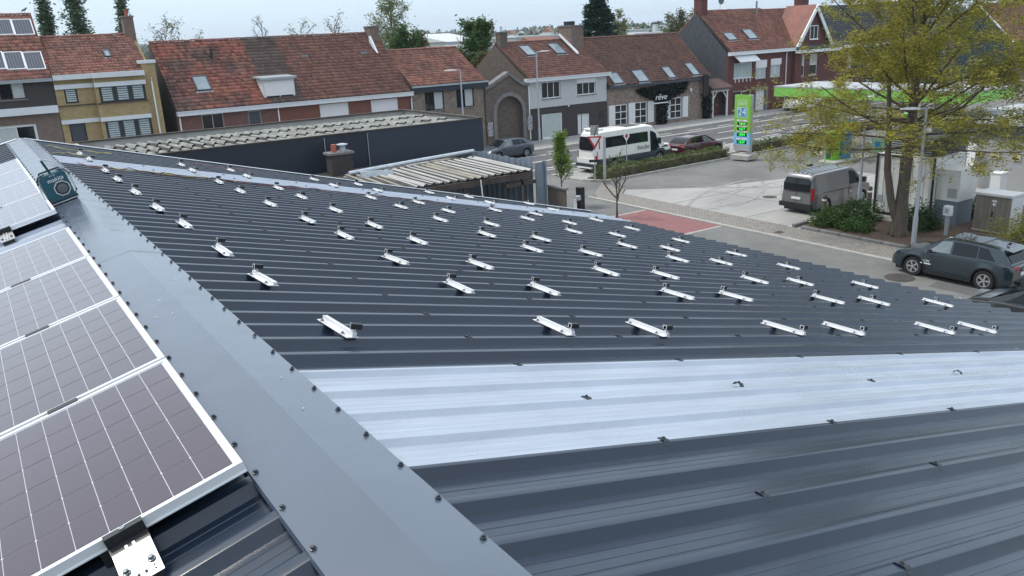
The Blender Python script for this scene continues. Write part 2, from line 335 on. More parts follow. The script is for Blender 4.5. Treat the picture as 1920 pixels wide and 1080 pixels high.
leaf_mat('leaf_gold', (.32, .30, .055), .45, .5); leaf_mat('leaf_spring', (.17, .25, .045), .3, .45); leaf_mat('leaf_dark', (.030, .070, .022), .4, .2); leaf_mat('leaf_hedge', (.085, .120, .030), .45, .25)
leaf_mat('leaf_shrub', (.050, .105, .022), .4, .25); leaf_mat('leaf_poplar', (.085, .140, .080), .35, .25); leaf_mat('leaf_conifer', (.013, .042, .028), .35, .1); leaf_mat('leaf_green', (.055, .12, .03), .4, .3); leaf_mat('leaf_pale', (.20, .235, .105), .3, .4)
leaf_mat('leaf_olive', (.11, .12, .05), .35, .35); leaf_mat('leaf_yellow', (.30, .29, .06), .35, .35); leaf_mat('leaf_ivy', (.014, .020, .018), .5, .1); leaf_mat('leaf_wood', (.07, .10, .055), .35, .2); leaf_mat('leaf_white', (.50, .46, .50), .25, .3)
mat('hill_green', (.06, .085, .055), rough=.95, var=.4, scale=.02)
mat('wood_door', (.085, .052, .036), rough=.7, var=.2, scale=3, stretch=(1, 1, .3)); mat('plastic_red', (.45, .05, .06), rough=.5); mat('cable_yellow', (.48, .42, .09), rough=.5); mat('cable_red', (.19, .05, .06), rough=.5); mat('cable_black', (.02, .02, .02), rough=.5)
mat('iron', (.065, .060, .055), rough=.7, var=.3, scale=20); mat('far_white', (.52, .54, .56), rough=.7, var=.05); mat('far_grey', (.33, .345, .35), rough=.8, var=.06); mat('far_orange', (.22, .10, .07), rough=.8, var=.1)
mat('canopy_white', (.36, .38, .39), rough=.6, var=.06)
# ------------------------------------------------------------------ ground, roads, pavements
TILT = .045
def ty(y, x): return y + TILT * (x - 40)
def sheet(name, pts, z, m, parent=None):
    o = build(MB().poly([(p[0], p[1], z) for p in pts]), name, m, parent)
    if not parent: tag(o, kind='structure')
    return o
def strip(name, x0, x1, ya, yb, z, m, parent=None):
    return sheet(name, [(x0, ty(ya, x0)), (x1, ty(ya, x1)), (x1, ty(yb, x1)), (x0, ty(yb, x0))], z, m, parent)
mb = MB(); n = 48
mb.poly([(60 + 3400 * math.cos(2 * math.pi * k / n), 60 + 3400 * math.sin(2 * math.pi * k / n), -.06) for k in range(n)])
tag(build(mb, 'ground', 'ground'), kind='structure')
sheet('yard', [(-60, -40), (20.9, -40), (20.9, 43.2), (-60, 39.4)], -.012, 'yard')
sheet('apron', [(20.9, -40), (110, -40), (110, ty(44.4, 110) - .01), (20.9, ty(44.4, 20.9) - .01)], -.012, 'asphalt_old')
road = strip('main_road', -90, 220, 44.4, 54.0, 0, 'asphalt')
# side street joins the main road
side = sheet('side_street', [(20.9, -40), (27.75, -40), (27.75, 36.2), (30.6, 39.6), (30.9, ty(44.4, 30.9)), (20.9, ty(44.4, 20.9))], 0, 'asphalt_old')
sheet('red_ramp', [(22.5, 26.1), (27.72, 26.1), (27.72, 31.1), (22.5, 31.1)], .006, 'red_asphalt')
mb = MB()
for q in ([(22.5, 25.95), (27.72, 25.95), (27.72, 26.1), (22.5, 26.1)], [(22.5, 31.1), (27.72, 31.1), (27.72, 31.25), (22.5, 31.25)]): mb.poly([(*p, .008) for p in q])
build(mb, 'ramp_border', 'concrete_plain', side)
# far pavement with kerb
pav = strip('far_pavement', -90, 220, 54.16, 58.9, .12, 'pavers_grey')
def kerbrow(parent, x0, x1, y0, y1, z1, step=1.0, m='kerb'):
    me = None; x = x0; k = 0
    while x < x1 - .01:
        if me is None: me = MB().bevbox(-step / 2 + .006, step / 2 - .006, -abs(y1 - y0) / 2, abs(y1 - y0) / 2, -.1, z1, .015).mesh('kerb_stone', m)
        xc = x + step / 2; o = link(me, 'kerb_stone', parent, (xc, ty((y0 + y1) / 2, xc), 0), (0, 0, math.atan(TILT))); x += step; k += 1
kerbrow(pav, 26, 78, 54.0, 54.16, .125, 2.0)
build(MB().poly([(26, ty(54, 26), .118), (-90, ty(54, -90), .118), (-90, ty(54.16, -90), .118), (26, ty(54.16, 26), .118)]), 'far_kerb', 'kerb', pav)
# markings
def dash(parent, y, x0, x1, step, ln, wd):
    x = x0
    while x < x1:
        m_ = MB().poly([(x, ty(y, x), .005), (x + ln, ty(y, x + ln), .005), (x + ln, ty(y + wd, x + ln), .005), (x, ty(y + wd, x), .005)]); build(m_, 'road_marking', 'marking', parent); x += step
def line(parent, y, x0, x1, wd):
    build(MB().poly([(x0, ty(y, x0), .005), (x1, ty(y, x1), .005), (x1, ty(y + wd, x1), .005), (x0, ty(y + wd, x0), .005)]), 'road_line', 'marking', parent)
dash(road, 49.35, 22, 95, 5.2, 2.6, .14)
line(road, 51.75, -20, 120, .16); dash(road, 52.7, 21, 95, 4.0, 1.9, .13)
line(road, 46.55, 31, 120, .16); dash(road, 45.9, 31, 95, 4.0, 2.4, .12); dash(road, 44.75, 33, 95, 3.4, 2.4, .11)
# cycle crossing, small red patch at the junction
strip('cycle_patch', 24.5, 27.4, 45.1, 46.4, .006, 'red_asphalt')
# parking lane
strip('parking_lane', 30.95, 75, 40.75, 44.38, .008, 'pavers_grey')
# forecourt : old asphalt near the hedge, worn concrete in front
fa = [(30.7, 36.1), (31.6, ty(39.3, 31.6)), (95, ty(39.3, 95)), (95, -10), (44, -10), (44, 30.5), (34.2, 33.2)]
sheet('forecourt_asphalt', fa, .004, 'asphalt_old')
sheet('forecourt_concrete', [(29.75, 24.0), (43.9, 24.0), (43.9, 30.5), (34.2, 33.2), (30.7, 36.1), (29.75, 35.3)], .012, 'concrete')
sheet('forecourt_strip', [(29.75, 22.8), (43.9, 18.0), (43.9, 23.98), (29.75, 23.98)], .008, 'concrete_plain')
# footway of brown pavers between the street gutter and the forecourt
fw = sheet('footway', [(27.95, -10), (29.6, -10), (29.6, 35.2), (30.6, 36.1), (31.2, 38.9), (28.6, 36.4), (27.95, 35.4)], .05, 'pavers')
gut = MB().box(27.76, 27.94, -10, 36.0, -.05, .055)
build(gut, 'gutter_strip', 'concrete_plain', fw)
mb = MB()
for k in range(7): mb.box(28.2, 28.62, 23.1 + k * .055, 23.13 + k * .055, .04, .056)
build(mb, 'drain_grate', 'iron', fw)
# manholes and gully
for P, r_, lab in (((26.1, 16.1), .42, 'brown iron manhole cover in the side street beside the dark suv'), ((34.4, 28.8), .40, 'dark round cover in the pale concrete forecourt behind the van')):
    t = thing('manhole_cover', lab, 'manhole', (P[0], P[1], .012))
    build(MB().disc((0, 0, 0), r_ + .09, h=.006, n=28), 'ring', 'concrete_plain' if P[0] > 30 else 'iron', t, world=False)
    mb = MB().disc((0, 0, .006), r_, h=.006, n=28)
    for k in range(6): mb.box(-r_ * .7, r_ * .7, -r_ * .6 + k * r_ * .24, -r_ * .6 + k * r_ * .24 + .03, .012, .018)
    build(mb, 'lid', 'iron', t, world=False)
# hedge island with kerb stones
isl = sheet('hedge_island', [(31.15, 40.05), (31.6, ty(39.45, 31.6)), (75, ty(39.45, 75)), (75, ty(40.6, 75)), (32.6, ty(40.6, 32.6)), (31.3, 40.5)], .10, 'soil')
kerbrow(isl, 31.6, 74, 39.28, 39.45, .13, 1.0); kerbrow(isl, 32.6, 74, 40.6, 40.74, .13, 1.0)
tip = MB(); a = [(31.6, ty(39.28, 31.6)), (30.95, 39.75), (30.85, 40.3), (31.4, 40.75), (32.6, ty(40.74, 32.6))]; b = [(31.6, ty(39.45, 31.6)), (31.15, 39.85), (31.05, 40.2), (31.5, 40.58), (32.6, ty(40.6, 32.6))]
for i in range(4): tip.loft([[(*a[i], -.1), (*a[i + 1], -.1), (*b[i + 1], -.1), (*b[i], -.1)], [(*a[i], .13), (*a[i + 1], .13), (*b[i + 1], .13), (*b[i], .13)]], True, True)
build(tip, 'kerb_nose', 'kerb', isl)
# planting bed
bed = sheet('planting_bed', [(29.78, 10), (45, 10), (43.2, 19.0), (36.6, 18.7), (34.0, 21.6), (32.9, 23.3), (30.1, 23.35), (29.78, 22.9)], .09, 'bark_mulch')
me = MB().bevbox(-.09, .09, -.49, .49, -.1, .17, .02).mesh('kerb_stone', 'grey_stone')
for k in range(13): link(me, 'kerb_stone', bed, (29.68, 10.6 + k, 0), (0, 0, RNG.normal(0, .006)))
link(me, 'kerb_stone', bed, (30.2, 23.55, 0), (0, 0, R(90))); 
# joints, repairs and tyre marks
fc = bpy.data.objects['forecourt_concrete']
for y in (26.4, 28.9, 31.3): build(MB().poly([(29.8, y, .0165), (43.8 if y < 30 else 40.5, y, .0165), (43.8 if y < 30 else 40.5, y + .035, .0165), (29.8, y + .035, .0165)]), 'slab_joint', 'bitumen', fc)
for x in (33.6, 37.4, 41.2): build(MB().poly([(x, 24.05, .0165), (x + .035, 24.05, .0165), (x + .035, 32.0 if x < 36 else 31.0, .0165), (x, 32.0 if x < 36 else 31.0, .0165)]), 'slab_joint', 'bitumen', fc)
def mark(cx, cy, r, a0, a1, w, m, par, z, name):
    q = [(cx + (r + d) * math.cos(a), cy + (r + d) * math.sin(a), z) for d, rng in ((0, np.linspace(a0, a1, 14)), (w, np.linspace(a1, a0, 14))) for a in rng]; build(MB().poly(q), name, m, par)
mat('tyre_mark', (.262, .26, .25), rough=.85, var=.3, scale=3); mat('repair', (.105, .105, .105), rough=.9, var=.15, scale=5)
for k, (cx, cy, r, a0, a1) in enumerate(((38, 20, 11.5, 1.7, 2.3), (38, 20, 13.0, 1.6, 2.25), (30, 38.5, 8.5, 4.9, 5.5), (30, 38.5, 9.9, 4.85, 5.6), (45, 40, 12.5, 3.6, 4.2))): mark(cx, cy, r, a0, a1, .16 + .05 * (k % 2), 'tyre_mark', fc, .020 + .001 * k, 'tyre_mark')
for q in ([(23.4, 20.2), (25.2, 20.3), (25.1, 22.4), (23.5, 22.3)], [(25.9, 12.5), (26.7, 12.6), (26.6, 15.0), (25.9, 14.9)], [(24.2, 33.0), (26.6, 33.1), (26.5, 33.9), (24.2, 33.8)]): build(MB().poly([(*p_, .005) for p_ in q]), 'repair_patch', 'repair', side)
for x0, x1, ya, yb in ((30, 37, 47.6, 48.9), (52, 60, 50.2, 51.3), (41, 43, 45.2, 46.4)): build(MB().poly([(x0, ty(ya, x0), .0035), (x1, ty(ya, x1), .0035), (x1, ty(yb, x1), .0035), (x0, ty(yb, x0), .0035)]), 'repair_patch', 'repair', road)
# ------------------------------------------------------------------ the warehouse roof the photographer stands on
S1, S2 = R(13.714), R(14.295); ZR = 7.792; PIT = .2455; Y0 = 1.605
def RP(X, Y, h=0.0):
    """point h above the crest plane of the roof"""
    return Vector((X + math.sin(S1) * h, Y, ZR - math.tan(S1) * X + math.cos(S1) * h)) if X >= 0 else Vector((X - math.sin(S2) * h, Y, ZR + math.tan(S2) * X + math.cos(S2) * h))
def far_edge(X): return 15.25 - .215 * max(X, 0)
ware = thing('warehouse', 'metal warehouse with ribbed anthracite roof carrying the solar mounts', 'warehouse', (2, 6, 0))
CY = lambda k: Y0 + PIT * k
half = [(.017, 0), (.0215, -.0012), (.0245, -.005), (.043, -.0335), (.047, -.0375), (.058, -.0385), (.076, -.0385), (.0785, -.0405), (.0815, -.0405), (.084, -.0385), (.1185, -.0385), (.121, -.0402), (PIT / 2, -.0402)]
PROF = [(-a, b) for a, b in reversed(half)] + half
def sheet_mesh(k0, k1, side, m, name):
    ys, hs = [], []
    for k in range(k0, k1):
        c = CY(k) + PIT / 2          # valley centred pieces : crest k .. crest k+1
        for a, b in [(CY(k) + p[0], p[1]) for p in half[:-1]] + [(CY(k + 1) - p[0], p[1]) for p in reversed(half)]:
            ys.append(a); hs.append(b)
    ys = [CY(k0) - .02] + [CY(k0)] + ys + [CY(k1)]; hs = [-.004] + [.0004] + hs + [0.0]
    ys = np.array(ys); hs = np.array(hs)
    xe = (9.74 + RNG.normal(0, .015)) if side > 0 else -7.0
    xs = np.linspace(.06 * side, xe, 15); V = []
    for i, x in enumerate(xs):
        y = np.minimum(ys, far_edge(x) - .03); wob = (.0004 * np.sin(ys * 5.1 + x * 1.3) + .0003 * np.sin(x * 2.1 + k0)) * (hs < -.03)
        s = S1 if side > 0 else S2; h = hs * (.6 if m == 'skylight' else 1) + wob
        X = x + side * math.sin(s) * h; Z = ZR - math.tan(s) * abs(x) + math.cos(s) * h
        V.append(np.stack([X, y, Z], 1))
    n = len(ys); V = np.concatenate(V); F = []
    for i in range(len(xs) - 1):
        a = np.arange(n - 1) + i * n; F.append(np.stack([a, a + 1, a + 1 + n, a + n], 1) if side < 0 else np.stack([a, a + n, a + n + 1, a + 1], 1))
    o = npmesh(name, V, np.concatenate(F), m, ware, smooth=True)
    o.data.set_sharp_from_angle(angle=R(25)); return o
bounds = [-18, -14, -10, -6, -2, 2, 6, 10, 14, 18, 22, 26, 30, 34, 38, 41, 45, 49, 53, 56]
for k0, k1 in zip(bounds[:-1], bounds[1:]):
    sky_ = k0 in (2, 41)
    o = sheet_mesh(k0, k1, 1, 'skylight' if sky_ else 'anthracite', 'skylight_sheet' if sky_ else 'roof_sheet')
    if sky_: o['label'] = 'translucent pale blue skylight sheet'
for k0, k1 in zip([-18, -14, -10, -6, -2, 2, 6, 10, 14, 18, 20, 24, 28, 32, 36, 40, 44, 48, 52], [-14, -10, -6, -2, 2, 6, 10, 14, 18, 20, 24, 28, 32, 36, 40, 44, 48, 52, 56]):
    sky_ = k0 == 20
    o = sheet_mesh(k0, k1, -1, 'skylight' if sky_ else 'anthracite', 'skylight_sheet' if sky_ else 'roof_sheet')
    if sky_: o['label'] = 'translucent pale blue skylight sheet'
# ridge cap in overlapping lengths, slightly dented
DENTS = [(RNG.uniform(-.17, .16), RNG.uniform(-3.5, 15.3), RNG.uniform(.05, .16), RNG.uniform(.02, .05), RNG.normal(0, .0018)) for _ in range(150)]
def cap_len(ya, yb, lift):
    xs = np.concatenate([np.linspace(-.205, -.012, 9), [0.0], np.linspace(.012, .195, 9)]); ny = max(6, int((yb - ya) / .06)); yy = np.linspace(ya, yb, ny); V = []
    dents = [q for q in DENTS if ya - .3 < q[1] < yb + .3]
    for y in yy:
        for x in xs:
            e = 1 - abs(x) / .2
            z = lift + .006 + .0012 * math.sin(y * 12.8 + x * 9) * (1 - e) * .6
            for dx, dy, sx, sy, am in dents: z += am * math.exp(-((x - dx) / sx) ** 2 - ((y - dy + (x - dx) * .35) / sy) ** 2) * min(1, e * 5 + .25)
            V.append(RP(x, y, z)[:] if abs(x) > 1e-9 else (0, y, ZR + z))
        # lips
    V = np.array(V).reshape(ny, len(xs), 3); lipL = V[:, 0] + np.array([-.004, 0, -.014]); lipR = V[:, -1] + np.array([.004, 0, -.014])
    V = np.concatenate([lipL[:, None], V, lipR[:, None]], 1); n = V.shape[1]; V = V.reshape(-1, 3); F = []
    for i in range(ny - 1):
        a = np.arange(n - 1) + i * n; F.append(np.stack([a, a + 1, a + 1 + n, a + n], 1))
    o = npmesh('ridge_cap', V, np.concatenate(F), 'anthracite_cap', ware, smooth=True); o.data.set_sharp_from_angle(angle=R(16))
ye = [-3.5, -.4, 2.6, 5.6, 8.6, 11.6, 15.3]
for i in range(6): cap_len(ye[i], ye[i + 1] + (.08 if i < 5 else 0), .0008 * (i % 2))
# verge flashing along the far edge, eave gutter, walls
mb = MB()
for xa, xb in ((.05, 9.74),):
    P = [RP(xa, far_edge(xa) - .10, .012), RP(xb, far_edge(xb) - .10, .012), RP(xb, far_edge(xb) + .02, .016), RP(xa, far_edge(xa) + .02, .016)]
    Q = [p + Vector((0, 0, -.16)) for p in P[2:]]; mb.poly(P); mb.poly([P[3], P[2], Q[0], Q[1]])
build(mb, 'verge_flashing', 'galv', ware)
mb = MB(); P = [RP(-.05, 15.15, .012), RP(-7, 15.15, .012), RP(-7, 15.27, .016), RP(-.05, 15.27, .016)]; mb.poly(P); mb.poly([P[3], P[2], P[2] + Vector((0, 0, -.16)), P[3] + Vector((0, 0, -.16))]); build(mb, 'verge_flashing', 'galv', ware)
gut = MB().prism([(9.70, 5.18), (9.86, 5.18), (9.86, 5.33), (9.85, 5.33), (9.85, 5.19), (9.70, 5.19)], 'y', -3, far_edge(9.74) - .05); build(gut, 'eave_gutter', 'anthracite', ware)
wl = MB().prism([(-6.9, 0), (9.5, 0), (9.5, 5.33), (0, 7.6), (-6.9, 5.9)], 'y', -2.6, 13.0); build(wl, 'wall', 'anthracite', ware)
for ya in (-2.55,): pass
# screws : roof screws with saddle washers on the rib crests along the purlins, cap screws along both edges of the ridge cap
def hexhead(r, h, z0): return [(math.cos(R(60 * k)) * r, math.sin(R(60 * k)) * r) for k in range(6)]
sm = MB()
sad = [(-.050, -.020), (-.044, -.016), (-.033, .000), (-.024, .008), (.024, .008), (.033, .000), (.044, -.016), (.050, -.020)]
sad2 = [(a, b - .003) for a, b in reversed(sad)]; sm.prism(sad + sad2, 'x', -.024, .024)
sm.lathe([(.0165, .008), (.0165, .011), (.009, .012), (.009, .019), (.0065, .021)], n=8); SCREW = sm.mesh('screw', 'screw')
cm = MB().lathe([(.0125, .0), (.0125, .003), (.0075, .004), (.0075, .011), (.005, .0125)], n=8); CAPS = cm.mesh('cap_screw', 'screw')
PUR = [1.28, 2.34, 3.38, 4.48, 5.55, 6.62, 7.68, 8.75]
ox, oy, oz = ORG[ware.name]
for x in PUR:
    for k in range(-4, 55, 2):
        kk = k
        if 2 < k < 6: kk = k - (0 if x in PUR[::2] else -.3)
        if CY(kk) > far_edge(x) - .15: continue
        p = RP(x + RNG.normal(0, .012), CY(kk), .001); link(SCREW, 'screw', ware, (p.x - ox, p.y - oy, p.z - oz), (0, S1, RNG.normal(0, .05)), (.60, .60, .60))
for k in range(-4, 55):
    for X, s_ in ((.178, S1), (-.19, -S2)):
        p = RP(X, CY(k) + RNG.normal(0, .006), .0085); link(CAPS, 'cap_screw', ware, (p.x - ox, p.y - oy, p.z - oz), (0, s_, RNG.uniform(0, 1)), (.8, .8, .8))
# ------------------------------------------------------------------ mounting rails on the right slope
rails_x = [.60, 1.93, 2.67, 4.02, 4.77, 6.12, 6.92, 8.25]
rails_y = [3.73, 4.83, 5.78, 6.93, 7.85, 8.97, 10.12, 11.05, 12.50, 13.30]
prof = [(-.034, .002), (-.034, .005), (-.004, .006), (-.004, .027), (.002, .027), (.002, .023), (.012, .023), (.012, .027), (.018, .027), (.018, .006), (.030, .005), (.030, .002)]
rl = MB().prism(prof, 'y', -.18, .18).mesh('rail', 'alu')
hol = MB()
for yy in (-.13, -.11, -.09, .09, .11, .13): hol.disc((-.022, yy, .0055), .004, n=8, h=.0008)
HOL = hol.mesh('hole_row', 'grey_plastic')
bolt = MB().lathe([(.011, .005), (.011, .008), (.007, .009), (.007, .016), (.004, .017)], n=8).mesh('bolt', 'steel_bright')
pad = MB().box(-.033, .029, -.03, .03, -.003, .002).mesh('seal_pad', 'black_rubber')
stm = MB().box(-.009, -.005, -.010, .010, .02, .056).box(.007, .011, -.010, .010, .02, .056).box(-.011, .013, -.012, .012, .0185, .028).mesh('clamp_stem', 'alu')
blk = MB(); bx0, bx1 = -.016, .046
blk.box(bx0, bx1, -.017, -.0145, .052, .084).box(bx0, bx1, .0145, .017, .052, .084).box(bx0, bx1, -.0145, .0145, .0815, .084).box(bx0, bx1, -.0145, .0145, .052, .0545).box(.030, .036, -.0145, .0145, .0545, .0815)
BLK = blk.mesh('clamp_block', 'black')
rim_ = MB(); e = bx0 - .0014; rim_.box(e, e + .0013, -.018, -.0125, .051, .085).box(e, e + .0013, .0125, .018, .051, .085).box(e, e + .0013, -.0125, .0125, .080, .085)
RIMM = rim_.mesh('block_edge', 'alu')
pos_w = {0: 'nearest', 1: 'second nearest', 2: 'third nearest', 3: 'fourth nearest', 4: 'fifth nearest', 5: 'fifth farthest', 6: 'fourth farthest', 7: 'third farthest', 8: 'second farthest', 9: 'farthest'}
for i, yy in enumerate(rails_y):
    for j, xx in enumerate(rails_x):
        if i == 0 and j == 7: continue
        dx = RNG.normal(0, .012); dy = RNG.normal(0, .012) + (-.025 * max(0, xx - 5) if i > 7 else .02 * max(0, xx - 5))
        p = RP(xx + dx, yy + dy, .004)
        ends = ' at its near end' if i in (0, 8) else ' at its middle' if (i == 6 or j >= 6) else ' at its far end'
        t = thing('mounting_rail', 'short white aluminium rail, %s from the ridge in the %s row of rails' % (ORDN[j], pos_w[i]), 'mounting rail', p, (0, S1, RNG.normal(0, .02)), 'solar mounting rails on the ribbed roof')
        L_ = 1.0 if i < 8 else .92
        link(rl, 'rail', t, scale=(1, L_, 1)); link(HOL, 'hole_row', t)
        for yb in (-.125, .125): link(bolt, 'bolt', t, (-.021, yb + .018, 0))
        for yb in (-.123, .123): link(pad, 'seal_pad', t, (0, yb, 0))
        cy = -.155 if i in (0, 8) else .03 if (i == 6 or j >= 6) else .155
        sgn = 1
        link(stm, 'clamp_stem', t, (.008, cy, 0), scale=(1, 1, .82)); b_ = link(BLK, 'clamp_block', t, (.008, cy, RNG.normal(0, .001)), (0, 0, RNG.normal(0, .14)), (.9, .9, .82)); link(RIMM, 'block_edge', b_)
# ------------------------------------------------------------------ solar panels on the left slope
PH = .092                                                # height of the glass above the rib crests
def LP(x, y, h): return RP(x, y, h)
PW, PL = 1.062, 1.72
fr = MB(); fwid = .017; hh = .035
for a in ((-PL, 0, 0, fwid), (-PL, 0, PW - fwid, PW)): fr.box(a[0], a[1], a[2], a[3], -hh, 0)
fr.box(-fwid, 0, fwid, PW - fwid, -hh, -.0004); fr.box(-PL, -PL + fwid, fwid, PW - fwid, -hh, -.0004)
fr.box(-PL, 0, -.004, 0, -hh, -hh + .004)
FRAME = fr.mesh('frame', 'alu_frame')
BACK = MB().box(-PL + fwid, -fwid, fwid, PW - fwid, -.012, -.0045).mesh('backsheet', 'backsheet')
cw, ch = (PL - 2 * fwid - .036) / 18.0, (PW - 2 * fwid - .014) / 6.0
g = .0011; cz = 0.003
cm = MB(); hx, hy = cw / 2 - g, ch / 2 - g * 1.6
cm.loft([[(-hx + cz, -hy, 0), (hx - cz, -hy, 0), (hx, -hy + cz, 0), (hx, hy - cz, 0), (hx - cz, hy, 0), (-hx + cz, hy, 0), (-hx, hy - cz, 0), (-hx, -hy + cz, 0)], [(-hx + cz, -hy, .0012), (hx - cz, -hy, .0012), (hx, -hy + cz, .0012), (hx, hy - cz, .0012), (hx - cz, hy, .0012), (-hx + cz, hy, .0012), (-hx, hy - cz, .0012), (-hx, -hy + cz, .0012)]], True, True)
CELL = cm.mesh('solar_cell', 'cell')
CLMP = MB().box(-.055, .055, -.016, .016, -.02, .0035).mesh('mid_clamp', 'black')
FOOT = MB().box(-.04, .04, -.02, .02, -PH - .002, -hh).mesh('support_foot', 'black')
def panel(y0, label, grp, clamp=True):
    p = LP(-.213, y0, PH); t = thing('solar_panel', label, 'solar panel', p, (0, -S2, 0), grp)
    link(FRAME, 'frame', t); link(BACK, 'backsheet', t)
    for a in range(18):
        for b in range(6):
            link(CELL, 'solar_cell', t, (-fwid - .007 - cw * (a + .5) - (.022 if a >= 9 else 0), fwid + .007 + ch * (b + .5), -.0044))
    if clamp:
        for xx in (-.40, -1.32): link(CLMP, 'mid_clamp', t, (xx, PW + .011, 0))
    # two black feet carry each edge
    for xx in (-.40, -1.32):
        for yy in (.03, PW - .03): link(FOOT, 'support_foot', t, (xx, yy, 0))
for i in range(4): panel(2.292 + i * 1.084, 'solar panel on the left slope, %s of the front group' % ['nearest', 'second nearest', 'third nearest', 'farthest'][i], 'solar panels of the front group', i < 3)
for i in range(4): panel(7.50 + i * 1.10, 'solar panel beside the radio, %s of the rear group' % ['nearest', 'second nearest', 'third nearest', 'farthest'][i], 'solar panels of the rear group', i < 3)
# end brackets at the front edge of each group (bright steel plate with slot, black jaw on the frame)
def bracket(x, y, label):
    p = LP(x, y, PH); t = thing('end_bracket', label, 'bracket', p, (0, -S2, 0), 'end brackets of the panel groups'); t.scale = (.85, .85, 1)
    pl = MB().prism([(-.004, -.036), (-.03, -.037), (-.215, -.068), (-.215, -.064), (-.03, -.033), (-.004, -.032)], 'x', -.062, .062); build(pl, 'plate', 'steel_bright', t, world=False)
    rb = MB().prism([(-.05, -.034), (-.19, -.060), (-.19, -.052), (-.05, -.026)], 'x', -.016, -.008).prism([(-.05, -.034), (-.19, -.060), (-.19, -.052), (-.05, -.026)], 'x', .008, .016); build(rb, 'slot_rib', 'steel_bright', t, world=False)
    jw = MB().box(-.064, .064, -.012, .012, -.003, .004).prism([(-.012, .004), (-.012, -.034), (-.05, -.040), (-.05, -.036), (-.017, -.028), (-.017, .004)], 'x', -.064, .064); build(jw, 'jaw', 'black', t, world=False)
    for sx in (-.04, .04): build(MB().lathe([(.014, 0), (.014, .003), (.009, .004), (.009, .012), (.006, .013)], c=(sx, -.15, -.054), n=8), 'hex_bolt', 'steel_bright', t, world=False)
    hm = MB()
    for sx in (-.04, .04):
        for yy in (-.178, -.195): hm.disc((sx, yy, -.0575 - (yy + .178) * -.16), .0035, n=8, h=.0012)
    build(hm, 'hole', 'black', t, world=False)
    ft = MB().box(-.05, .05, -.21, -.13, -PH - .002, -.066); build(ft, 'foot', 'black_rubber', t, world=False)
    build(MB().lathe([(.010, 0), (.010, .003)], c=(0, 0, .004), n=12), 'jaw_bolt', 'steel_bright', t, world=False)
bracket(-.56, 2.288, 'bright steel bracket with slot clamping the nearest panel of the front group')
bracket(-.60, 7.496, 'small bracket clamping the nearest panel beside the radio')
# scratches and chalk marks on the ridge cap and sheets
g_ = np.random.default_rng(77)
for k in range(10):
    x, y = g_.uniform(-.17, .16), g_.uniform(1.4, 9.0); L_, a = g_.uniform(.004, .022), g_.uniform(0, 6.3); p = RP(x, y, .0105 if abs(x) > .02 else .011)
    o = link(MB().box(-L_ / 2, L_ / 2, -.0011, .0011, 0, .0006).mesh('scratch', 'white_trim'), 'scratch', ware, (p.x - ox, p.y - oy, p.z - oz), (0, S1 if x > 0 else -S2, a))
for k in range(40):
    x, kk = g_.uniform(.4, 8.5), g_.integers(-2, 50); y = CY(kk) + g_.uniform(.06, .19)
    if y > far_edge(x) - .3: continue
    p = RP(x, y, -.0375); r_ = g_.uniform(.003, .010); o = link(MB().disc((0, 0, 0), r_, n=7, h=.0008).mesh('bird_dropping', 'white_trim'), 'bird_dropping', ware, (p.x - ox, p.y - oy, p.z - oz), (0, S1, 0), (g_.uniform(.8, 2.2), 1, 1))
# ------------------------------------------------------------------ houses across the road (facades on the plane Y = FY)
FY = 58.5
def tiles(parent, x0, x1, e, r, m, tw=.235, tl=.34, seed=1, name='roof_tiles', flat=False, rows_from=0):
    """pantile field between eave e=(y,z) and ridge r=(y,z); every tile is its own wavy piece"""
    g = np.random.default_rng(seed); e = np.array(e, float); r = np.array(r, float); d = r - e; Ln = np.hypot(*d); d /= Ln; nrm = np.array([-d[1], d[0]]);
    if nrm[1] < 0: nrm = -nrm
    nr = int(math.ceil(Ln / tl)); nc = max(1, int(round((x1 - x0) / tw))); tw = (x1 - x0) / nc
    prof = np.array([(0, .030), (.17, .050), (.34, .018), (.62, .002), (.88, .010), (1.0, .026)]) if not flat else np.array([(0.01, .012), (.33, .012), (.66, .012), (.99, .012)])
    k = len(prof); I, J = np.meshgrid(np.arange(nr), np.arange(nc), indexing='ij'); I = I.ravel(); J = J.ravel(); nT = len(I)
    jx = g.normal(0, .004, nT); jh = g.normal(0, .004, nT); jt = g.normal(0, .006, nT)
    V = np.zeros((nT, 3, k, 3))
    for a, (s_, h0) in enumerate(((0.0, -.03), (0.0, .040), (1.06, .0))):
        s = np.minimum(I * tl + s_ * tl, Ln + .02) - .04
        for b in range(k):
            h = (prof[b, 1] + h0 if a != 0 else prof[b, 1] - .006) + jh + (jt if a < 2 else 0)
            V[:, a, b, 0] = x0 + (J + prof[b, 0]) * tw + jx
            V[:, a, b, 1] = e[0] + d[0] * s + nrm[0] * h; V[:, a, b, 2] = e[1] + d[1] * s + nrm[1] * h
    base = np.arange(nT)[:, None] * 3 * k; q = []
    for a in range(2):
        for b in range(k - 1): q.append([a * k + b, a * k + b + 1, (a + 1) * k + b + 1, (a + 1) * k + b])
    F = (base[:, :, None] + np.array(q)[None]).reshape(-1, 4)
    o = npmesh(name, V.reshape(-1, 3), F, m, parent); o['kind'] = 'stuff'; return o
def deck(parent, x0, x1, e, r, name='roof', m='deck', th=.12):
    e = Vector((0, *e)); r = Vector((0, *r)); d = (r - e).normalized(); n = Vector((0, -d.z, d.y)); n = n if n.z > 0 else -n
    p = [e - d * .06, r + d * .03, r + d * .03 - n * th, e - d * .06 - n * th]
    return build(MB().prism([(q.y, q.z) for q in p], 'x', x0, x1), name, m, parent)
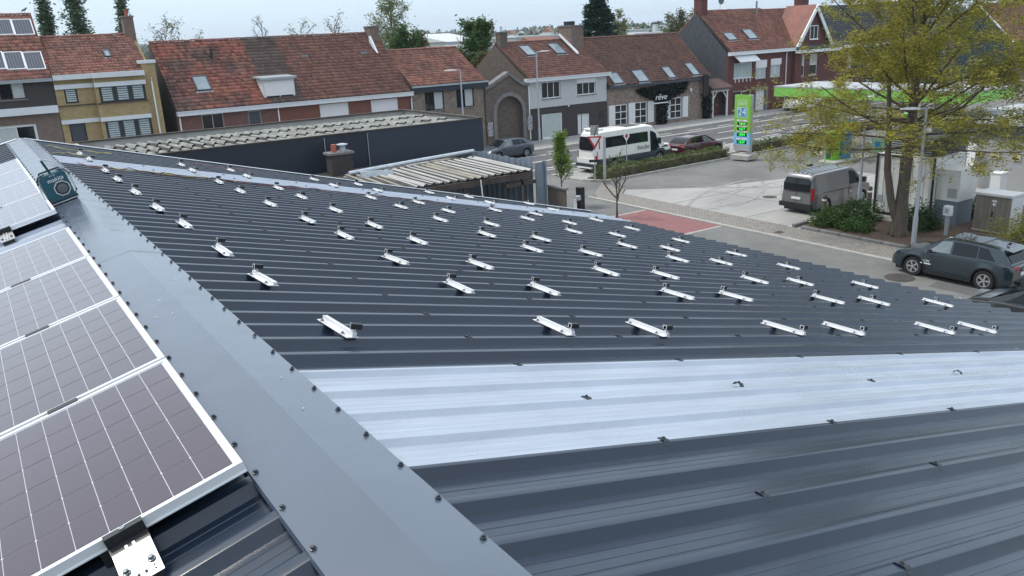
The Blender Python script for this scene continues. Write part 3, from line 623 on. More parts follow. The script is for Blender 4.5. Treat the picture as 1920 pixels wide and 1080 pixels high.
def ridge_row(parent, x0, x1, y, z, m, r=.13, step=.38):
    me = None
    n = max(1, int((x1 - x0) / step)); st = (x1 - x0) / n
    mb = MB(); prof = [(math.cos(a) * r, math.sin(a) * r * .75) for a in np.linspace(0, math.pi, 7)]
    mb.prism(prof + [(-r * .8, -.01), (r * .8, -.01)], 'x', -st / 2 - .02, st / 2 - .004); me = mb.mesh('ridge_tile', m); ox, oy, oz = ORG[parent.name]
    for k in range(n): link(me, 'ridge_tile', parent, (x0 + st * (k + .5) - ox, y - oy, z - oz + RNG.normal(0, .008)), (0, RNG.normal(0, .015), RNG.normal(0, .02)))
def rect(px, Y=None):
    Y = FY if Y is None else Y; x0, y0, x1, y1 = px; mx, my = (x0 + x1) / 2, (y0 + y1) / 2
    a, b, c, d = gy(x0, my, Y), gy(x1, my, Y), gy(mx, y0, Y), gy(mx, y1, Y); return float(a[0]), float(b[0]), float(d[2]), float(c[2])
def wall_holes(parent, x0, x1, z0, z1, y, holes, m, th=.3, name='wall'):
    xs = sorted({x0, x1, *[min(max(h[i], x0), x1) for h in holes for i in (0, 1)]}); zs = sorted({z0, z1, *[min(max(h[i], z0), z1) for h in holes for i in (2, 3)]}); mb = MB()
    for i in range(len(xs) - 1):
        run = None
        for j in range(len(zs) - 1):
            cx, cz = (xs[i] + xs[i + 1]) / 2, (zs[j] + zs[j + 1]) / 2
            solid = not any(h[0] < cx < h[1] and h[2] < cz < h[3] for h in holes)
            if solid: run = [zs[j], zs[j + 1]] if run is None else [run[0], zs[j + 1]]
            if (not solid or j == len(zs) - 2) and run: mb.box(xs[i], xs[i + 1], y, y + th, run[0], run[1]); run = None
    return build(mb, name, m, parent)
def window(parent, h, y, nx=2, ny=1, fm='frame_white', gm='glass', sill='grey_stone', fw=.07, box=0, rec=.10, bar=.05, name='window'):
    x0, x1, z0, z1 = h; mb = MB(); zt = z1 - box; ya, yb = y + rec, y + rec + .07
    mb.box(x0, x0 + fw, ya, yb, z0, zt); mb.box(x1 - fw, x1, ya, yb, z0, zt); mb.box(x0 + fw, x1 - fw, ya, yb, z0, z0 + fw); mb.box(x0 + fw, x1 - fw, ya, yb, zt - fw, zt)
    ws = (x1 - x0 - 2 * fw - bar * (nx - 1)) / nx; hs = (zt - z0 - 2 * fw - bar * (ny - 1)) / ny
    for i in range(1, nx): xx = x0 + fw + ws * i + bar * (i - 1); mb.box(xx, xx + bar, ya + .004, yb, z0 + fw, zt - fw)
    for j in range(1, ny):
        zz = z0 + fw + hs * j + bar * (j - 1)
        for i in range(nx): xx = x0 + fw + (ws + bar) * i; mb.box(xx, xx + ws, ya + .004, yb, zz, zz + bar)
    f = build(mb, name, fm, parent)
    gl = gm if isinstance(gm, (list, tuple)) else [gm]
    for i in range(nx):
        for j in range(ny):
            xx = x0 + fw + (ws + bar) * i; zz = z0 + fw + (hs + bar) * j
            build(MB().box(xx, xx + ws, ya + .035, ya + .05, zz, zz + hs), 'pane', gl[(i + j) % len(gl)], f)
    if box: build(MB().box(x0 - .02, x1 + .02, y - .03, y + .17, zt, z1 + .02), 'shutter_box', 'shutter_white', f)
    if sill: build(MB().box(x0 - .05, x1 + .05, y - .07, y + rec, z0 - .07, z0 - .003), 'sill', sill, f)
    return f
def slats(parent_win, h, y, n, m='blind'):
    x0, x1, z0, z1 = h
    for k in range(n): build(MB().box(x0, x1, y - .012, y - .002, z0 + (z1 - z0) * (k + .05) / n, z0 + (z1 - z0) * (k + .74) / n), 'blind_slat', m, parent_win)
def door(parent, h, y, m='white_paint', split=None, handle=True, name='door', rec=.12):
    x0, x1, z0, z1 = h; d = build(MB().box(x0, x1, y + rec, y + rec + .06, z0, z1), name, m, parent)
    if split is not None: build(MB().box(x0 + split - .03, x0 + split + .03, y + rec - .02, y + rec - .003, z0, z1), 'door_post', 'frame_black', d)
    if handle: build(MB().box(x1 - .16, x1 - .12, y + rec - .05, y + rec, z0 + .95, z0 + 1.12), 'handle', 'silver', d)
    return d
def skylight_win(house, px, e, r, gm='glass_sky', w=None, hgt=None):
    """roof window lying on the tile plane, placed by its pixel box"""
    e = np.array(e); r = np.array(r); d = (r - e) / np.linalg.norm(r - e); n = np.array([-d[1], d[0]]); n = n if n[1] > 0 else -n
    def hit(x, y):
        rr = ray(x, y); P0 = np.array([0, e[0], e[1]]) + np.array([0, *n]) * .05; nn = np.array([0, *n]); return CAM + rr * (((P0 - CAM) @ nn) / (rr @ nn))
    c = hit((px[0] + px[2]) / 2, (px[1] + px[3]) / 2)
    hg = float(np.linalg.norm(hit((px[0] + px[2]) / 2, px[3]) - hit((px[0] + px[2]) / 2, px[1]))) * .95; wd = w if w else float(hit(px[2], (px[1] + px[3]) / 2)[0] - hit(px[0], (px[1] + px[3]) / 2)[0]) * .72
    ang = math.atan2(d[1], d[0]); ox, oy, oz = ORG[house.name]
    mb = MB(); f = .07; W, H = wd / 2, hg / 2
    mb.box(-W, W, -H, -H + f, 0, .11).box(-W, W, H - f, H, 0, .11).box(-W, -W + f, -H + f, H - f, 0, .11).box(W - f, W, -H + f, H - f, 0, .11)
    o = link(mb.mesh('roof_window', 'zinc_dark'), 'roof_window', house, (c[0] - ox, c[1] - oy, c[2] - oz), (ang, 0, 0))
    link(MB().box(-W + f, W - f, -H + f, H - f, .05, .08).mesh('pane', gm), 'pane', o); link(MB().box(-W - .05, W + .05, -H - .16, -H - .003, -.01, .02).mesh('apron', 'lead'), 'apron', o)
    return o
def gutter(parent, x0, x1, y, z, m='cornice', hh=.22, dd=.28):
    build(MB().box(x0, x1, y - dd, y - .003, z - hh, z - .01).box(x0 - .02, x1 + .02, y - dd - .04, y - .003, z - .008, z + .05), 'gutter', m, parent)
def chimney(parent, x0, x1, y0, y1, z0, z1, m='brick_brown', pots=1, cap='grey_stone', potm='terracotta'):
    c = build(MB().box(x0, x1, y0, y1, z0, z1), 'chimney', m, parent); build(MB().box(x0 - .06, x1 + .06, y0 - .06, y1 + .06, z1 + .002, z1 + .10), 'chimney_cap', cap, c)
    for k in range(pots):
        xx = x0 + (x1 - x0) * (k + .5) / pots; build(MB().lathe([(.11, z1 + .10), (.10, z1 + .45), (.13, z1 + .47), (.13, z1 + .52), (.09, z1 + .52)], c=(xx, (y0 + y1) / 2, 0), n=10), 'chimney_pot', potm, c)
    return c
def body(parent, x0, x1, y, ze, yr, zr, yb, zb, m, name='gable_wall'):
    build(MB().prism([(y + .302, 0), (y + .302, ze - .05), (yr, zr - .16), (yb, zb - .05), (yb, 0)], 'x', x0 + .004, x1 - .004), name, m, parent)
def downpipe(parent, x, y, z0, z1, m='frame_white'):
    build(MB().tube([(x, y - .09, z0), (x, y - .09, z1 - .25), (x, y - .2, z1)], .05, 8), 'downpipe', m, parent)
def roof(parent, x0, x1, e, r, b, m, tm, seed, rm=None, tw=.235, tl=.34):
    rf = deck(parent, x0, x1, e, r); deck(parent, x0, x1, b, r, name='roof_back', m=tm)
    tiles(parent, x0, x1, (e[0], e[1] + .03), (r[0], r[1] + .03), m, tw, tl, seed); ridge_row(parent, x0, x1, r[0], r[1] + .05, rm or m); return rf
# --- brown brick house with solar panels on its roof (left edge of the picture)
X1 = 4.42; e1, r1, b1 = (FY - .25, 7.75), (63.2, 11.6), (68.5, 7.6)
h = thing('brick_house', 'brown brick house with solar panels on its tiled roof, far left', 'house', (0, FY, 0))
w1 = rect((-28, 149, 47, 188)); w2 = rect((-40, 236, 73, 282))
wall_holes(h, -6.5, X1, 6.15, 7.7, FY, [w1], 'dark_render', name='upper_wall'); wall_holes(h, -6.5, X1, 0, 5.72, FY, [w2], 'brick_brown'); build(MB().box(-6.6, X1 - .002, FY - .35, FY + .298, 5.72, 6.148), 'cornice_band', 'cornice', h)
body(h, -6.5, X1, FY, 7.75, r1[0], r1[1], b1[0], b1[1], 'brick_brown'); roof(h, -6.5, X1, e1, r1, b1, 'tile_orange', 'tile_orange', 3)
window(h, w1, FY, 3, 1, 'frame_brown', ['curtain', 'glass']); window(h, w2, FY, 3, 1, 'frame_white', ['glass', 'curtain'], fw=.14)
gutter(h, -6.5, X1, FY, 7.72, 'zinc', .14, .3)
d1 = np.array(r1) - np.array(e1); d1 /= np.linalg.norm(d1); an1 = math.atan2(d1[1], d1[0])
def roof_hit(px, py, e, r, off):
    n = np.array([0, -(r[1] - e[1]), r[0] - e[0]]); n = n / np.linalg.norm(n); P0 = np.array([0, *e]) + n * off; q = ray(px, py); return CAM + q * (((P0 - CAM) @ n) / (q @ n))
k = 0
for row, (bxs, yb, yt) in enumerate(((((-2, 29), (29, 67)), 66, 36), (((-26, 14), (14, 51), (51, 88)), 131, 97))):
    for bx in bxs:
        a = roof_hit(bx[0], yb + .0, e1, r1, .12); b = roof_hit(bx[1], yb - 2, e1, r1, .12); c = roof_hit((bx[0] + bx[1]) / 2, yt, e1, r1, .12)
        wd = b[0] - a[0] - .03; sl = np.hypot(c[1] - a[1], c[2] - a[2]); k += 1
        t = thing('solar_panel', 'blue solar panel, %s in the %s row on the far left roof' % ((['left', 'right'][k - 1]) if row == 0 else (['leftmost', 'middle', 'rightmost'][k - 3]), ['upper', 'lower'][row]), 'solar panel', (a[0], a[1], a[2]), (an1, 0, 0), 'panels on the roof of the far left house')
        mb = MB().box(0, wd, 0, .05, -.09, .03).box(0, wd, sl - .05, sl, -.09, .03).box(0, .05, .05, sl - .05, -.09, .03).box(wd - .05, wd, .05, sl - .05, -.09, .03); build(mb, 'frame', 'alu_frame', t, world=False)
        build(MB().box(.05, wd - .05, .05, sl - .05, -.05, .008), 'backsheet', 'frame_grey', t, world=False)
        cw_, ch_ = (wd - .12) / 6, (sl - .12) / 10; cme = MB().box(.006, cw_ - .006, .006, ch_ - .006, .009, .014).mesh('solar_cell', 'cell_far')
        for ii in range(6):
            for jj in range(10): link(cme, 'solar_cell', t, (.06 + cw_ * ii, .06 + ch_ * jj, 0))
# --- yellow brick house
xa, xb = 4.46, 10.25; yw = FY - .02; ye_, yr_, yb_ = (FY - .2, 7.85), (62.6, 10.15), (68, 7.7)
h = thing('yellow_house', 'yellow brick house with dark window frames and white bands', 'house', ((xa + xb) / 2, FY, 0))
A = rect((121, 164, 146, 194)); B = rect((186, 157, 274, 191), FY - .5); C = rect((132, 231, 163, 266)); D = rect((199, 221, 287, 262), FY - .5); xm = float(gy(178, 180, FY)[0]); xr = float(gy(277, 180, FY - .5)[0])
wall_holes(h, xa, xm, 0, 7.6, FY, [A, C], 'brick_yellow'); wall_holes(h, xm, xr, 0, 7.6, FY - .5, [B, D], 'brick_yellow', th=.79, name='bay_wall'); build(MB().box(xr, xb + .12, FY - .3, FY + .3, 0, 8.3), 'pier', 'brick_yellow', h)
build(MB().box(xr - .1, xb + .2, FY - .38, FY + .9, 8.3, 8.5), 'pier_coping', 'cornice', h)
body(h, xa, xb, FY, 7.85, yr_[0], yr_[1], yb_[0], yb_[1], 'brick_yellow'); roof(h, xa, xb - .25, ye_, yr_, yb_, 'tile_orange', 'tile_orange', 4)
for z0_, z1_ in ((7.05, 7.32), (4.95, 5.2)):
    build(MB().box(xa, xm, FY - .12, FY - .002, z0_, z1_), 'white_band', 'cornice', h); build(MB().box(xm + .002, xr, FY - .62, FY - .502, z0_, z1_), 'white_band', 'cornice', h)
build(MB().box(xa, xm, FY - .35, FY - .003, 7.6, 7.9).box(xm + .002, xr, FY - .8, FY + .2, 7.605, 7.9), 'gutter', 'cornice', h)
build(MB().box(xa, xm, FY - .1, FY - .002, 6.02, 6.08).box(xm + .002, xr, FY - .6, FY - .502, 6.02, 6.08), 'ledge', 'frame_brown', h)
f = window(h, A, FY, 1, 1, 'frame_black', 'glass_blue', None, rec=.06); slats(f, (A[0] + .1, A[1] - .1, A[2] + .1, A[3] - .1), FY + .06, 6)
f = window(h, B, FY - .5, 3, 1, 'frame_black', 'glass_blue', None, fw=.09, bar=.10, rec=.06); ws_ = (B[1] - B[0]) / 3
for i in range(3): slats(f, (B[0] + ws_ * i + .16, B[0] + ws_ * (i + 1) - .16, B[2] + .14, B[3] - .14), FY - .44, 6)
window(h, C, FY, 1, 1, 'frame_black', 'zinc_dark', None, rec=.06)
f = window(h, D, FY - .5, 3, 1, 'frame_black', 'glass_blue', None, fw=.09, bar=.10, rec=.06); ws_ = (D[1] - D[0]) / 3
for i in range(3): slats(f, (D[0] + ws_ * i + .16, D[0] + ws_ * (i + 1) - .16, D[2] + .14, D[3] - .14), FY - .44, 8)
downpipe(h, xb - .25, FY - .3, 0, 7.4); skylight_win(h, (192, 95, 209, 108), ye_, yr_)
c0 = gy(231, 70, yr_[0]); c1 = gy(258, 70, yr_[0]); chimney(h, c0[0] + .1, c1[0] - .15, yr_[0] - .4, yr_[0] + .4, 9.4, 11.25, 'brick_brown', 1)
# --- long red house in three roof sections
xa, xb = 11.25, 28.4; es, rs, bs = (FY - .3, 5.15), (63.55, 9.55), (68.6, 5.1)
h = thing('terraced_house', 'long low red brick house with a white dormer and mottled tiles', 'house', ((xa + xb) / 2, FY, 0))
wa = rect((379, 213, 421, 243)); wb = rect((466, 207, 491, 236)); wc = rect((600, 194, 655, 222)); wd_ = rect((696, 186, 747, 212))
xk = 18.05
wall_holes(h, xa, xk, 0, 4.92, FY, [wa, wb], 'brick_red'); wall_holes(h, xk, xb, 0, 4.92, FY - .003, [wc, wd_], 'brick_orange', name='rendered_wall')
body(h, xa, xb, FY, 5.2, rs[0], rs[1], bs[0], bs[1], 'slate_clad')
for x0, x1, m_, sd in ((xa, 17.6, 'tile_red', 5), (17.6, 20.0, 'tile_dark', 6), (20.0, xb, 'tile_wine', 7)): roof(h, x0, x1, es, rs, bs, m_, m_, sd)
gutter(h, xa, xb + .2, FY, 5.08, 'cornice', .26, .36); downpipe(h, xa + .15, FY, 0, 4.9, 'frame_white'); downpipe(h, xk, FY, 0, 4.85, 'frame_white'); downpipe(h, xb + .1, FY, 0, 4.85, 'frame_white')
window(h, wa, FY, 2, 1, 'frame_grey', 'glass'); window(h, wb, FY, 1, 1, 'frame_grey', 'glass_blue')
for q in (wc, wd_):
    f = build(MB().box(q[0], q[1], FY + .08, FY + .12, q[2], q[3]), 'roller_shutter', 'shutter_white', h); n_ = 12
    for k in range(n_): build(MB().box(q[0] + .03, q[1] - .03, FY + .072, FY + .079, q[2] + (q[3] - q[2]) * (k + .06) / n_, q[2] + (q[3] - q[2]) * (k + .94) / n_), 'shutter_slat', 'shutter_white', f)
skylight_win(h, (358, 143, 398, 171), es, rs, 'glass_sky')
P = roof_hit(398, 112, es, rs, .0); build(MB().tube([(P[0], P[1], P[2] - .1), (P[0], P[1], P[2] + .75)], .09, 8), 'vent_pipe', 'frame_black', h)
for q in ((570, 105), (682, 99)):
    P = roof_hit(*q, es, rs, .05); build(MB().box(P[0] - .25, P[0] + .25, P[1] - .12, P[1] + .12, P[2] - .08, P[2] + .08), 'glass_tile', 'glass_sky', h)
# dormer
dx0, dx1 = float(gy(496, 175, FY - .1)[0]), float(gy(556, 175, FY - .1)[0]); dz0, dz1 = 5.3, 6.75
dm = build(MB().box(dx0, dx1, FY + .15, FY + 2.2, dz0, dz1), 'dormer', 'white_paint', h); build(MB().prism([(FY - .15, dz1 + .005), (FY + 2.35, dz1 + .12), (FY + 2.35, dz1 + .24), (FY - .15, dz1 + .14)], 'x', dx0 - .15, dx1 + .15), 'dormer_roof', 'zinc', dm)
build(MB().box(dx0 + .12, dx1 - .12, FY + .09, FY + .148, dz0 + .1, dz1 - .15), 'roller_shutter', 'shutter_white', dm); build(MB().box(dx0 + .2, (dx0 + dx1) / 2 - .05, FY + .06, FY + .088, dz0 + .16, dz0 + .33).box((dx0 + dx1) / 2 + .05, dx1 - .2, FY + .06, FY + .088, dz0 + .16, dz0 + .33), 'pane', 'glass', dm)
chimney(h, 27.5, 28.3, 62.7, 63.7, 8.4, 10.0, 'brick_brown', 0); build(MB().prism([(FY + 2.9, 8.05), (62.69, 8.75), (62.69, 9.35), (62.55, 9.35)], 'x', 27.35, 27.48), 'flashing', 'white_trim', h)
# --- brown rustic brick house
xa, xb = 28.5, 35.1; es, rs, bs = (FY - .3, 5.5), (62.6, 8.1), (67, 5.5)
h = thing('rustic_house', 'small rustic brick house with orange tiles and dark eaves', 'house', ((xa + xb) / 2, FY, 0))
wa = rect((797, 172, 833, 207)); wb = rect((856, 166, 889, 201)); wall_holes(h, xa, xb, 0, 5.0, FY, [wa, wb], 'brick_rustic'); body(h, xa, xb, FY, 5.5, rs[0], rs[1], bs[0], bs[1], 'brick_rustic'); roof(h, xa, xb, es, rs, bs, 'tile_orange', 'tile_orange', 8)
build(MB().box(xa, xb + .3, FY - .32, FY + .298, 5.0, 5.42), 'eaves_board', 'navy', h); build(MB().box(xa, xb + .3, FY - .4, FY - .322, 5.36, 5.50), 'gutter', 'zinc', h)
for q in (wa, wb): window(h, q, FY, 2, 1, 'frame_black', ['glass', 'curtain'], 'grey_stone')
# --- brick gateway with blind arch
xa, xb = 35.15, 39.35; apx = float(gy(952, 140, FY - .15)[0])
h = thing('brick_gateway', 'tall brick gateway with a grey stone arch between two houses', 'gateway', ((xa + xb) / 2, FY, 0))
a0, a1, at, ab = float(gy(930, 230, FY)[0]), float(gy(979, 230, FY)[0]), float(gy(952, 180, FY)[2]), 0.0; ac, ar = (a0 + a1) / 2, (a1 - a0) / 2
zsp = at - ar; fr_ = FY - .15
outl = [(xa, 0), (a0, 0), (a0, zsp)] + [(ac - ar * math.cos(t), zsp + ar * math.sin(t)) for t in np.linspace(.15, math.pi - .15, 14)] + [(a1, zsp), (a1, 0), (xb, 0), (xb, 4.75), (xb - .75, 4.9), (apx, 5.75), (xa + .55, 4.9), (xa, 4.75)]
build(MB().prism(outl, 'y', fr_, FY + .3), 'wall', 'brick_arch', h); build(MB().box(xa + .1, xb - .1, FY + .302, FY + .5, 0, 4.6), 'arch_infill', 'brick_arch', h)
ring_ = [(ac - (ar + .32) * math.cos(t), zsp + (ar + .32) * math.sin(t)) for t in np.linspace(0, math.pi, 18)]; inn = [(ac - ar * math.cos(t), zsp + ar * math.sin(t)) for t in np.linspace(math.pi, 0, 18)]
build(MB().prism([(a0 - .32, .1)] + ring_ + [(a1 + .32, .1), (a1 - .003, .1)] + inn + [(a0 + .003, .1)], 'y', fr_ - .06, fr_ - .003), 'stone_arch', 'grey_stone', h)
cop = [(xa - .05, 4.75), (xa + .5, 4.9), (apx, 5.76), (xb - .7, 4.9), (xb + .05, 4.75)]; build(MB().prism(cop + [(p[0], p[1] + .28) for p in reversed(cop)], 'y', fr_ - .15, FY + .4), 'coping', 'grey_stone', h)
for sx in (a0 - .42, a1 + .42): build(MB().box(sx - .22, sx + .22, fr_ - .12, fr_ - .062, .0, .35), 'plinth', 'grey_stone', h)
for q, w_ in (((920, 243), .5), ((994, 231), .5)):
    P = gy(*q, fr_ - .1); t = thing('gate_poster', 'tall black and white poster %s the arch of the brick gateway' % ('left of' if q[0] < 950 else 'right of'), 'poster', (P[0], fr_ - .1, P[2] - .55), group='posters on the gateway')
    build(MB().box(-.22, .22, -.01, .02, 0, 1.15), 'board', 'poster_mix', t, world=False); build(MB().box(-.25, .25, .021, .095, .2, .9), 'bracket', 'lamp_grey', t, world=False)
# --- white over dark house
xa, xb = 39.4, 48.0; es, rs, bs = (FY - .3, 5.3), (63.2, 8.2), (68.2, 5.2)
h = thing('white_house', 'house painted white above and dark brown below with white gutter', 'house', ((xa + xb) / 2, FY, 0))
wa = rect((1016, 153, 1051, 184)); wb = rect((1082, 147, 1117, 177)); wc = rect((1017, 213, 1055, 258)); dd_ = rect((1084, 213, 1107, 255)); dd_ = (dd_[0], dd_[1], .15, dd_[3]); zb_ = 2.82
wall_holes(h, xa, xb, zb_, 5.05, FY, [wa, wb], 'white_brick', name='upper_wall'); wall_holes(h, xa, xb, 0, zb_ - .002, FY + .04, [wc, dd_], 'dark_render', th=.26, name='lower_wall')
body(h, xa, xb, FY, 5.3, rs[0], rs[1], bs[0], bs[1], 'brick_arch'); roof(h, xa, xb, es, rs, bs, 'tile_wine', 'tile_wine', 9)
gutter(h, xa - .3, xb + .2, FY, 5.28, 'cornice', .26, .42); window(h, wa, FY, 3, 1, 'frame_white', 'glass'); window(h, wb, FY, 3, 1, 'frame_white', 'glass', box=.32)
window(h, wc, FY + .04, 1, 1, 'frame_white', 'frosted', 'white_trim', fw=.1, rec=.05); door(h, dd_, FY + .04, 'white_paint', split=(dd_[1] - dd_[0]) * .36)
for q in ((975, 87, 1003, 104), (1030, 83, 1058, 101)): skylight_win(h, q, es, rs)
P = gy(1128, 215, FY + .04); build(MB().box(P[0] - .25, P[0] + .25, FY + .0, FY + .038, P[2] - .35, P[2] + .35), 'meter_box', 'black', h); build(MB().box(xa + .05, xa + .15, FY - .08, FY - .002, 0, 5.0), 'downpipe', 'frame_white', h)
P = gy(1065, 200, FY); build(MB().lathe([(.06, 0), (.09, .1), (.03, .16)], c=(P[0], FY - .1, P[2]), n=8), 'wall_lamp', 'lamp_white', h)
chimney(h, 39.45, 40.2, 62.4, 63.1, 7.4, 9.1, 'brick_arch', 1, potm='galv'); c = chimney(h, 46.6, 47.95, 61.6, 63.6, 7.2, 9.35, 'brick_brown', 0); build(MB().box(46.8, 47.3, 62.0, 63.0, 9.45, 9.8), 'cowl', 'black', c)
build(MB().prism([(60.6, 6.95), (63.3, 8.62), (63.3, 8.78), (60.6, 7.12)], 'x', 46.4, 46.58), 'flashing', 'white_trim', h)
# --- stone-coloured restaurant with white shutters
xa, xb = 48.05, 60.9; es, rs, bs = (FY - .3, 4.1), (63.0, 8.2), (68.5, 4.1)
h = thing('restaurant', 'low rustic brick restaurant with white shuttered windows and dark creeper', 'restaurant', ((xa + xb) / 2, FY, 0))
W = [rect(q) for q in ((1153, 196, 1176, 237), (1190, 191, 1213, 232), (1256, 183, 1278, 222))]
wall_holes(h, xa, xb, 0, 3.85, FY, W, 'brick_stone'); body(h, xa, xb, FY, 4.1, rs[0], rs[1], bs[0], bs[1], 'brick_stone'); roof(h, xa, xb, es, rs, bs, 'tile_brown', 'tile_brown', 10, tw=.21, tl=.30)
build(MB().box(xa, xb, FY - .34, FY - .003, 3.85, 4.08), 'gutter', 'zinc_dark', h)
for q in W: window(h, q, FY, 2, 3, 'frame_white', 'glass', 'grey_stone', fw=.08, bar=.06, rec=.04)
for q in ((1142, 198, 1153, 239), (1179, 193, 1191, 234), (1215, 189, 1226, 229), (1246, 186, 1257, 224), (1280, 181, 1290, 219)):
    r_ = rect(q, FY - .05); s_ = build(MB().box(r_[0], r_[1], FY - .06, FY - .01, r_[2], r_[3]), 'shutter', 'shutter_white', h)
    for a_, b_ in ((.08, .46), (.54, .92)): build(MB().box(r_[0] + .1, r_[1] - .1, FY - .075, FY - .061, r_[2] + (r_[3] - r_[2]) * a_, r_[2] + (r_[3] - r_[2]) * b_), 'shutter_panel', 'white_paint', s_)
for q in ((1139, 138, 1168, 157), (1185, 133, 1215, 153), (1243, 127, 1264, 146), (1287, 120, 1307, 140)): skylight_win(h, q, es, rs)
P = gy(1294, 168, FY); build(MB().box(P[0] - .1, P[0] + .1, FY - .15, FY - .003, P[2] - .15, P[2] + .15), 'wall_lamp', 'lamp_white', h)
# hanging sign, script sign
r_ = rect((1319, 140, 1328, 180), FY - .5); t = thing('hanging_sign', 'narrow black vertical sign with white lettering at the restaurant corner', 'sign', (r_[0], FY - .5, r_[2]))
build(MB().box(r_[0], r_[1], FY - .56, FY - .44, r_[2], r_[3]), 'board', 'black', t); build(MB().box(r_[0] + .1, r_[1] - .1, FY - .44, FY - .005, r_[3] - .2, r_[3] - .1).box(r_[0] + .1, r_[1] - .1, FY - .44, FY - .005, r_[2] + .1, r_[2] + .2), 'arm', 'black', t)
P = gy(1239, 181, FY - .6); t = thing('script_sign', 'pale scrawled sign on the dark creeper of the restaurant', 'sign', (P[0], FY - .6, P[2] - .5))
build(MB().box(-.95, .95, .0, .03, -.12, -.03), 'rail', 'white_trim', t, world=False); build(MB().box(-.04, .04, .03, .6, -.10, -.05), 'arm', 'black', t, world=False)
text('lettering', 'rêve', .78, 'lamp_white', t, frame_m((0, -.02, .45), (1, 0, 0), (0, 0, 1)), .02, shear=.3, sx=1.05)
# --- porch between restaurant and the slate-sided house
xa, xb = 60.95, 63.55
h = thing('porch', 'dark roofed porch with white posts and a brown wooden door', 'porch', ((xa + xb) / 2, FY, 0))
build(MB().box(xa, xb, FY + .8, FY + 1.0, 0, 3.4), 'wall', 'brick_wine', h); door(h, (xa + .55, xb - .55, .15, 2.4), FY + .66, 'wood_door')
for x in (xa + .25, xb - .35): build(MB().box(x, x + .14, FY - .3, FY - .16, 0, 2.55), 'post', 'frame_white', h)
build(MB().box(xa + .1, xb - .1, FY - .32, FY - .14, 2.552, 2.72), 'beam', 'frame_white', h)
for x, s_ in ((xa + .39, 1), (xb - .35, -1)): build(MB().prism([(x, 1.95), (x + .1 * s_, 1.95), (x + .55 * s_, 2.55), (x + .43 * s_, 2.55)], 'y', FY - .28, FY - .18), 'brace', 'frame_white', h)
build(MB().prism([(FY - .7, 2.75), (FY + 1.2, 3.55), (FY + 1.2, 3.75), (FY - .7, 2.95)], 'x', xa - .1, xb + .1), 'roof', 'tile_dark', h)
# --- slate-sided wine-red brick house
xa, xb = 63.6, 73.2; es, rs, bs = (FY - .3, 6.2), (63.0, 10.2), (68.2, 6.2)
h = thing('wine_brick_house', 'wine red brick house with slate clad gable and white awning window', 'house', ((xa + xb) / 2, FY, 0))
wa = rect((1376, 118, 1411, 146)); wb = rect((1417, 113, 1437, 147)); wc = rect((1445, 110, 1464, 144)); wl_ = rect((1374, 170, 1408, 206)); dd_ = rect((1416, 167, 1434, 206)); dd_ = (dd_[0], dd_[1], .15, dd_[3])
wall_holes(h, xa, xb, 0, 5.95, FY, [wa, wb, wc, wl_, dd_], 'brick_wine'); body(h, xa, xb, FY, 6.2, rs[0], rs[1], bs[0], bs[1], 'slate_clad'); roof(h, xa, xb, es, rs, bs, 'tile_orange', 'tile_orange', 11)
gutter(h, xa - .1, xb + .1, FY, 6.15, 'white_trim', .28, .4); window(h, wa, FY, 2, 1, 'frame_white', 'blind', 'white_trim'); window(h, wb, FY, 2, 1, 'frame_white', 'blind', box=.75); window(h, wc, FY, 2, 1, 'frame_white', 'blind', box=.6); window(h, wl_, FY, 2, 1, 'frame_white', 'glass'); door(h, dd_, FY, 'white_paint')
build(MB().box(dd_[0] - .2, dd_[0] - .002, FY - .1, FY - .003, 0, dd_[3] + .25).box(dd_[1] + .002, dd_[1] + .35, FY - .1, FY - .003, 0, dd_[3] + .25).box(dd_[0] - .002, dd_[1] + .002, FY - .1, FY - .003, dd_[3] + .003, dd_[3] + .25), 'door_surround', 'grey_stone', h)
build(MB().prism([(FY - .9, wa[3] + .1), (FY - .003, wa[3] + .75), (FY - .003, wa[3] + .85), (FY - .92, wa[3] + .16)], 'x', wa[0] - .1, wa[1] + .15), 'awning', 'cornice', h)
for k in range(5): x = wa[0] + (wa[1] - wa[0]) * (k + .3) / 5; build(MB().box(x, x + .06, FY - .1, FY - .003, wa[2] - .4, wa[2] - .1), 'flower_hook', 'white_trim', h)
for q in ((1356, 63, 1381, 75), (1393, 57, 1418, 72)): skylight_win(h, q, es, rs)
chimney(h, 63.7, 64.6, 62.4, 63.4, 9.4, 11.4, 'brick_wine', 2, potm='black'); P = roof_hit(1418, 30, es, rs, 0); build(MB().tube([(P[0], P[1], P[2] - .1), (P[0], P[1], P[2] + 1.5)], .1, 8), 'flue', 'steel_bright', h)
downpipe(h, 72.2, FY, 0, 5.9)
# --- gabled wing beside it
xa, xb = 73.25, 80.6; es, rs, bs = (FY - .3, 6.2), (63.0, 10.1), (68.2, 6.2)
h = thing('gabled_house', 'brick house with white edged street gable and a small gable window', 'house', ((xa + xb) / 2, FY, 0))
wa = (74.3, 74.8, 3.2, 5.4); wb = (75.6, 76.9, 3.2, 5.4); wc = (77.6, 79.2, .9, 2.5)
wall_holes(h, xa, xb, 0, 5.9, FY - .4, [wa, wb, wc], 'brick_wine', th=.6); body(h, xa, xb, FY, 6.2, rs[0], rs[1], bs[0], bs[1], 'brick_wine'); roof(h, xa, xb, (FY + .3, 6.6), rs, bs, 'tile_orange', 'tile_orange', 12)
for q in (wa, wb, wc): window(h, q, FY - .4, 1, 2, 'frame_white', ['glass', 'curtain'])
build(MB().box(xa - .1, xb + .1, FY - .95, FY - .403, 5.6, 5.9), 'gutter', 'white_trim', h); build(MB().prism([(FY - .9, 5.92), (FY + .6, 6.5), (FY + .6, 6.7), (FY - .9, 6.05)], 'x', xa, xb), 'apron_roof', 'tile_slate', h)
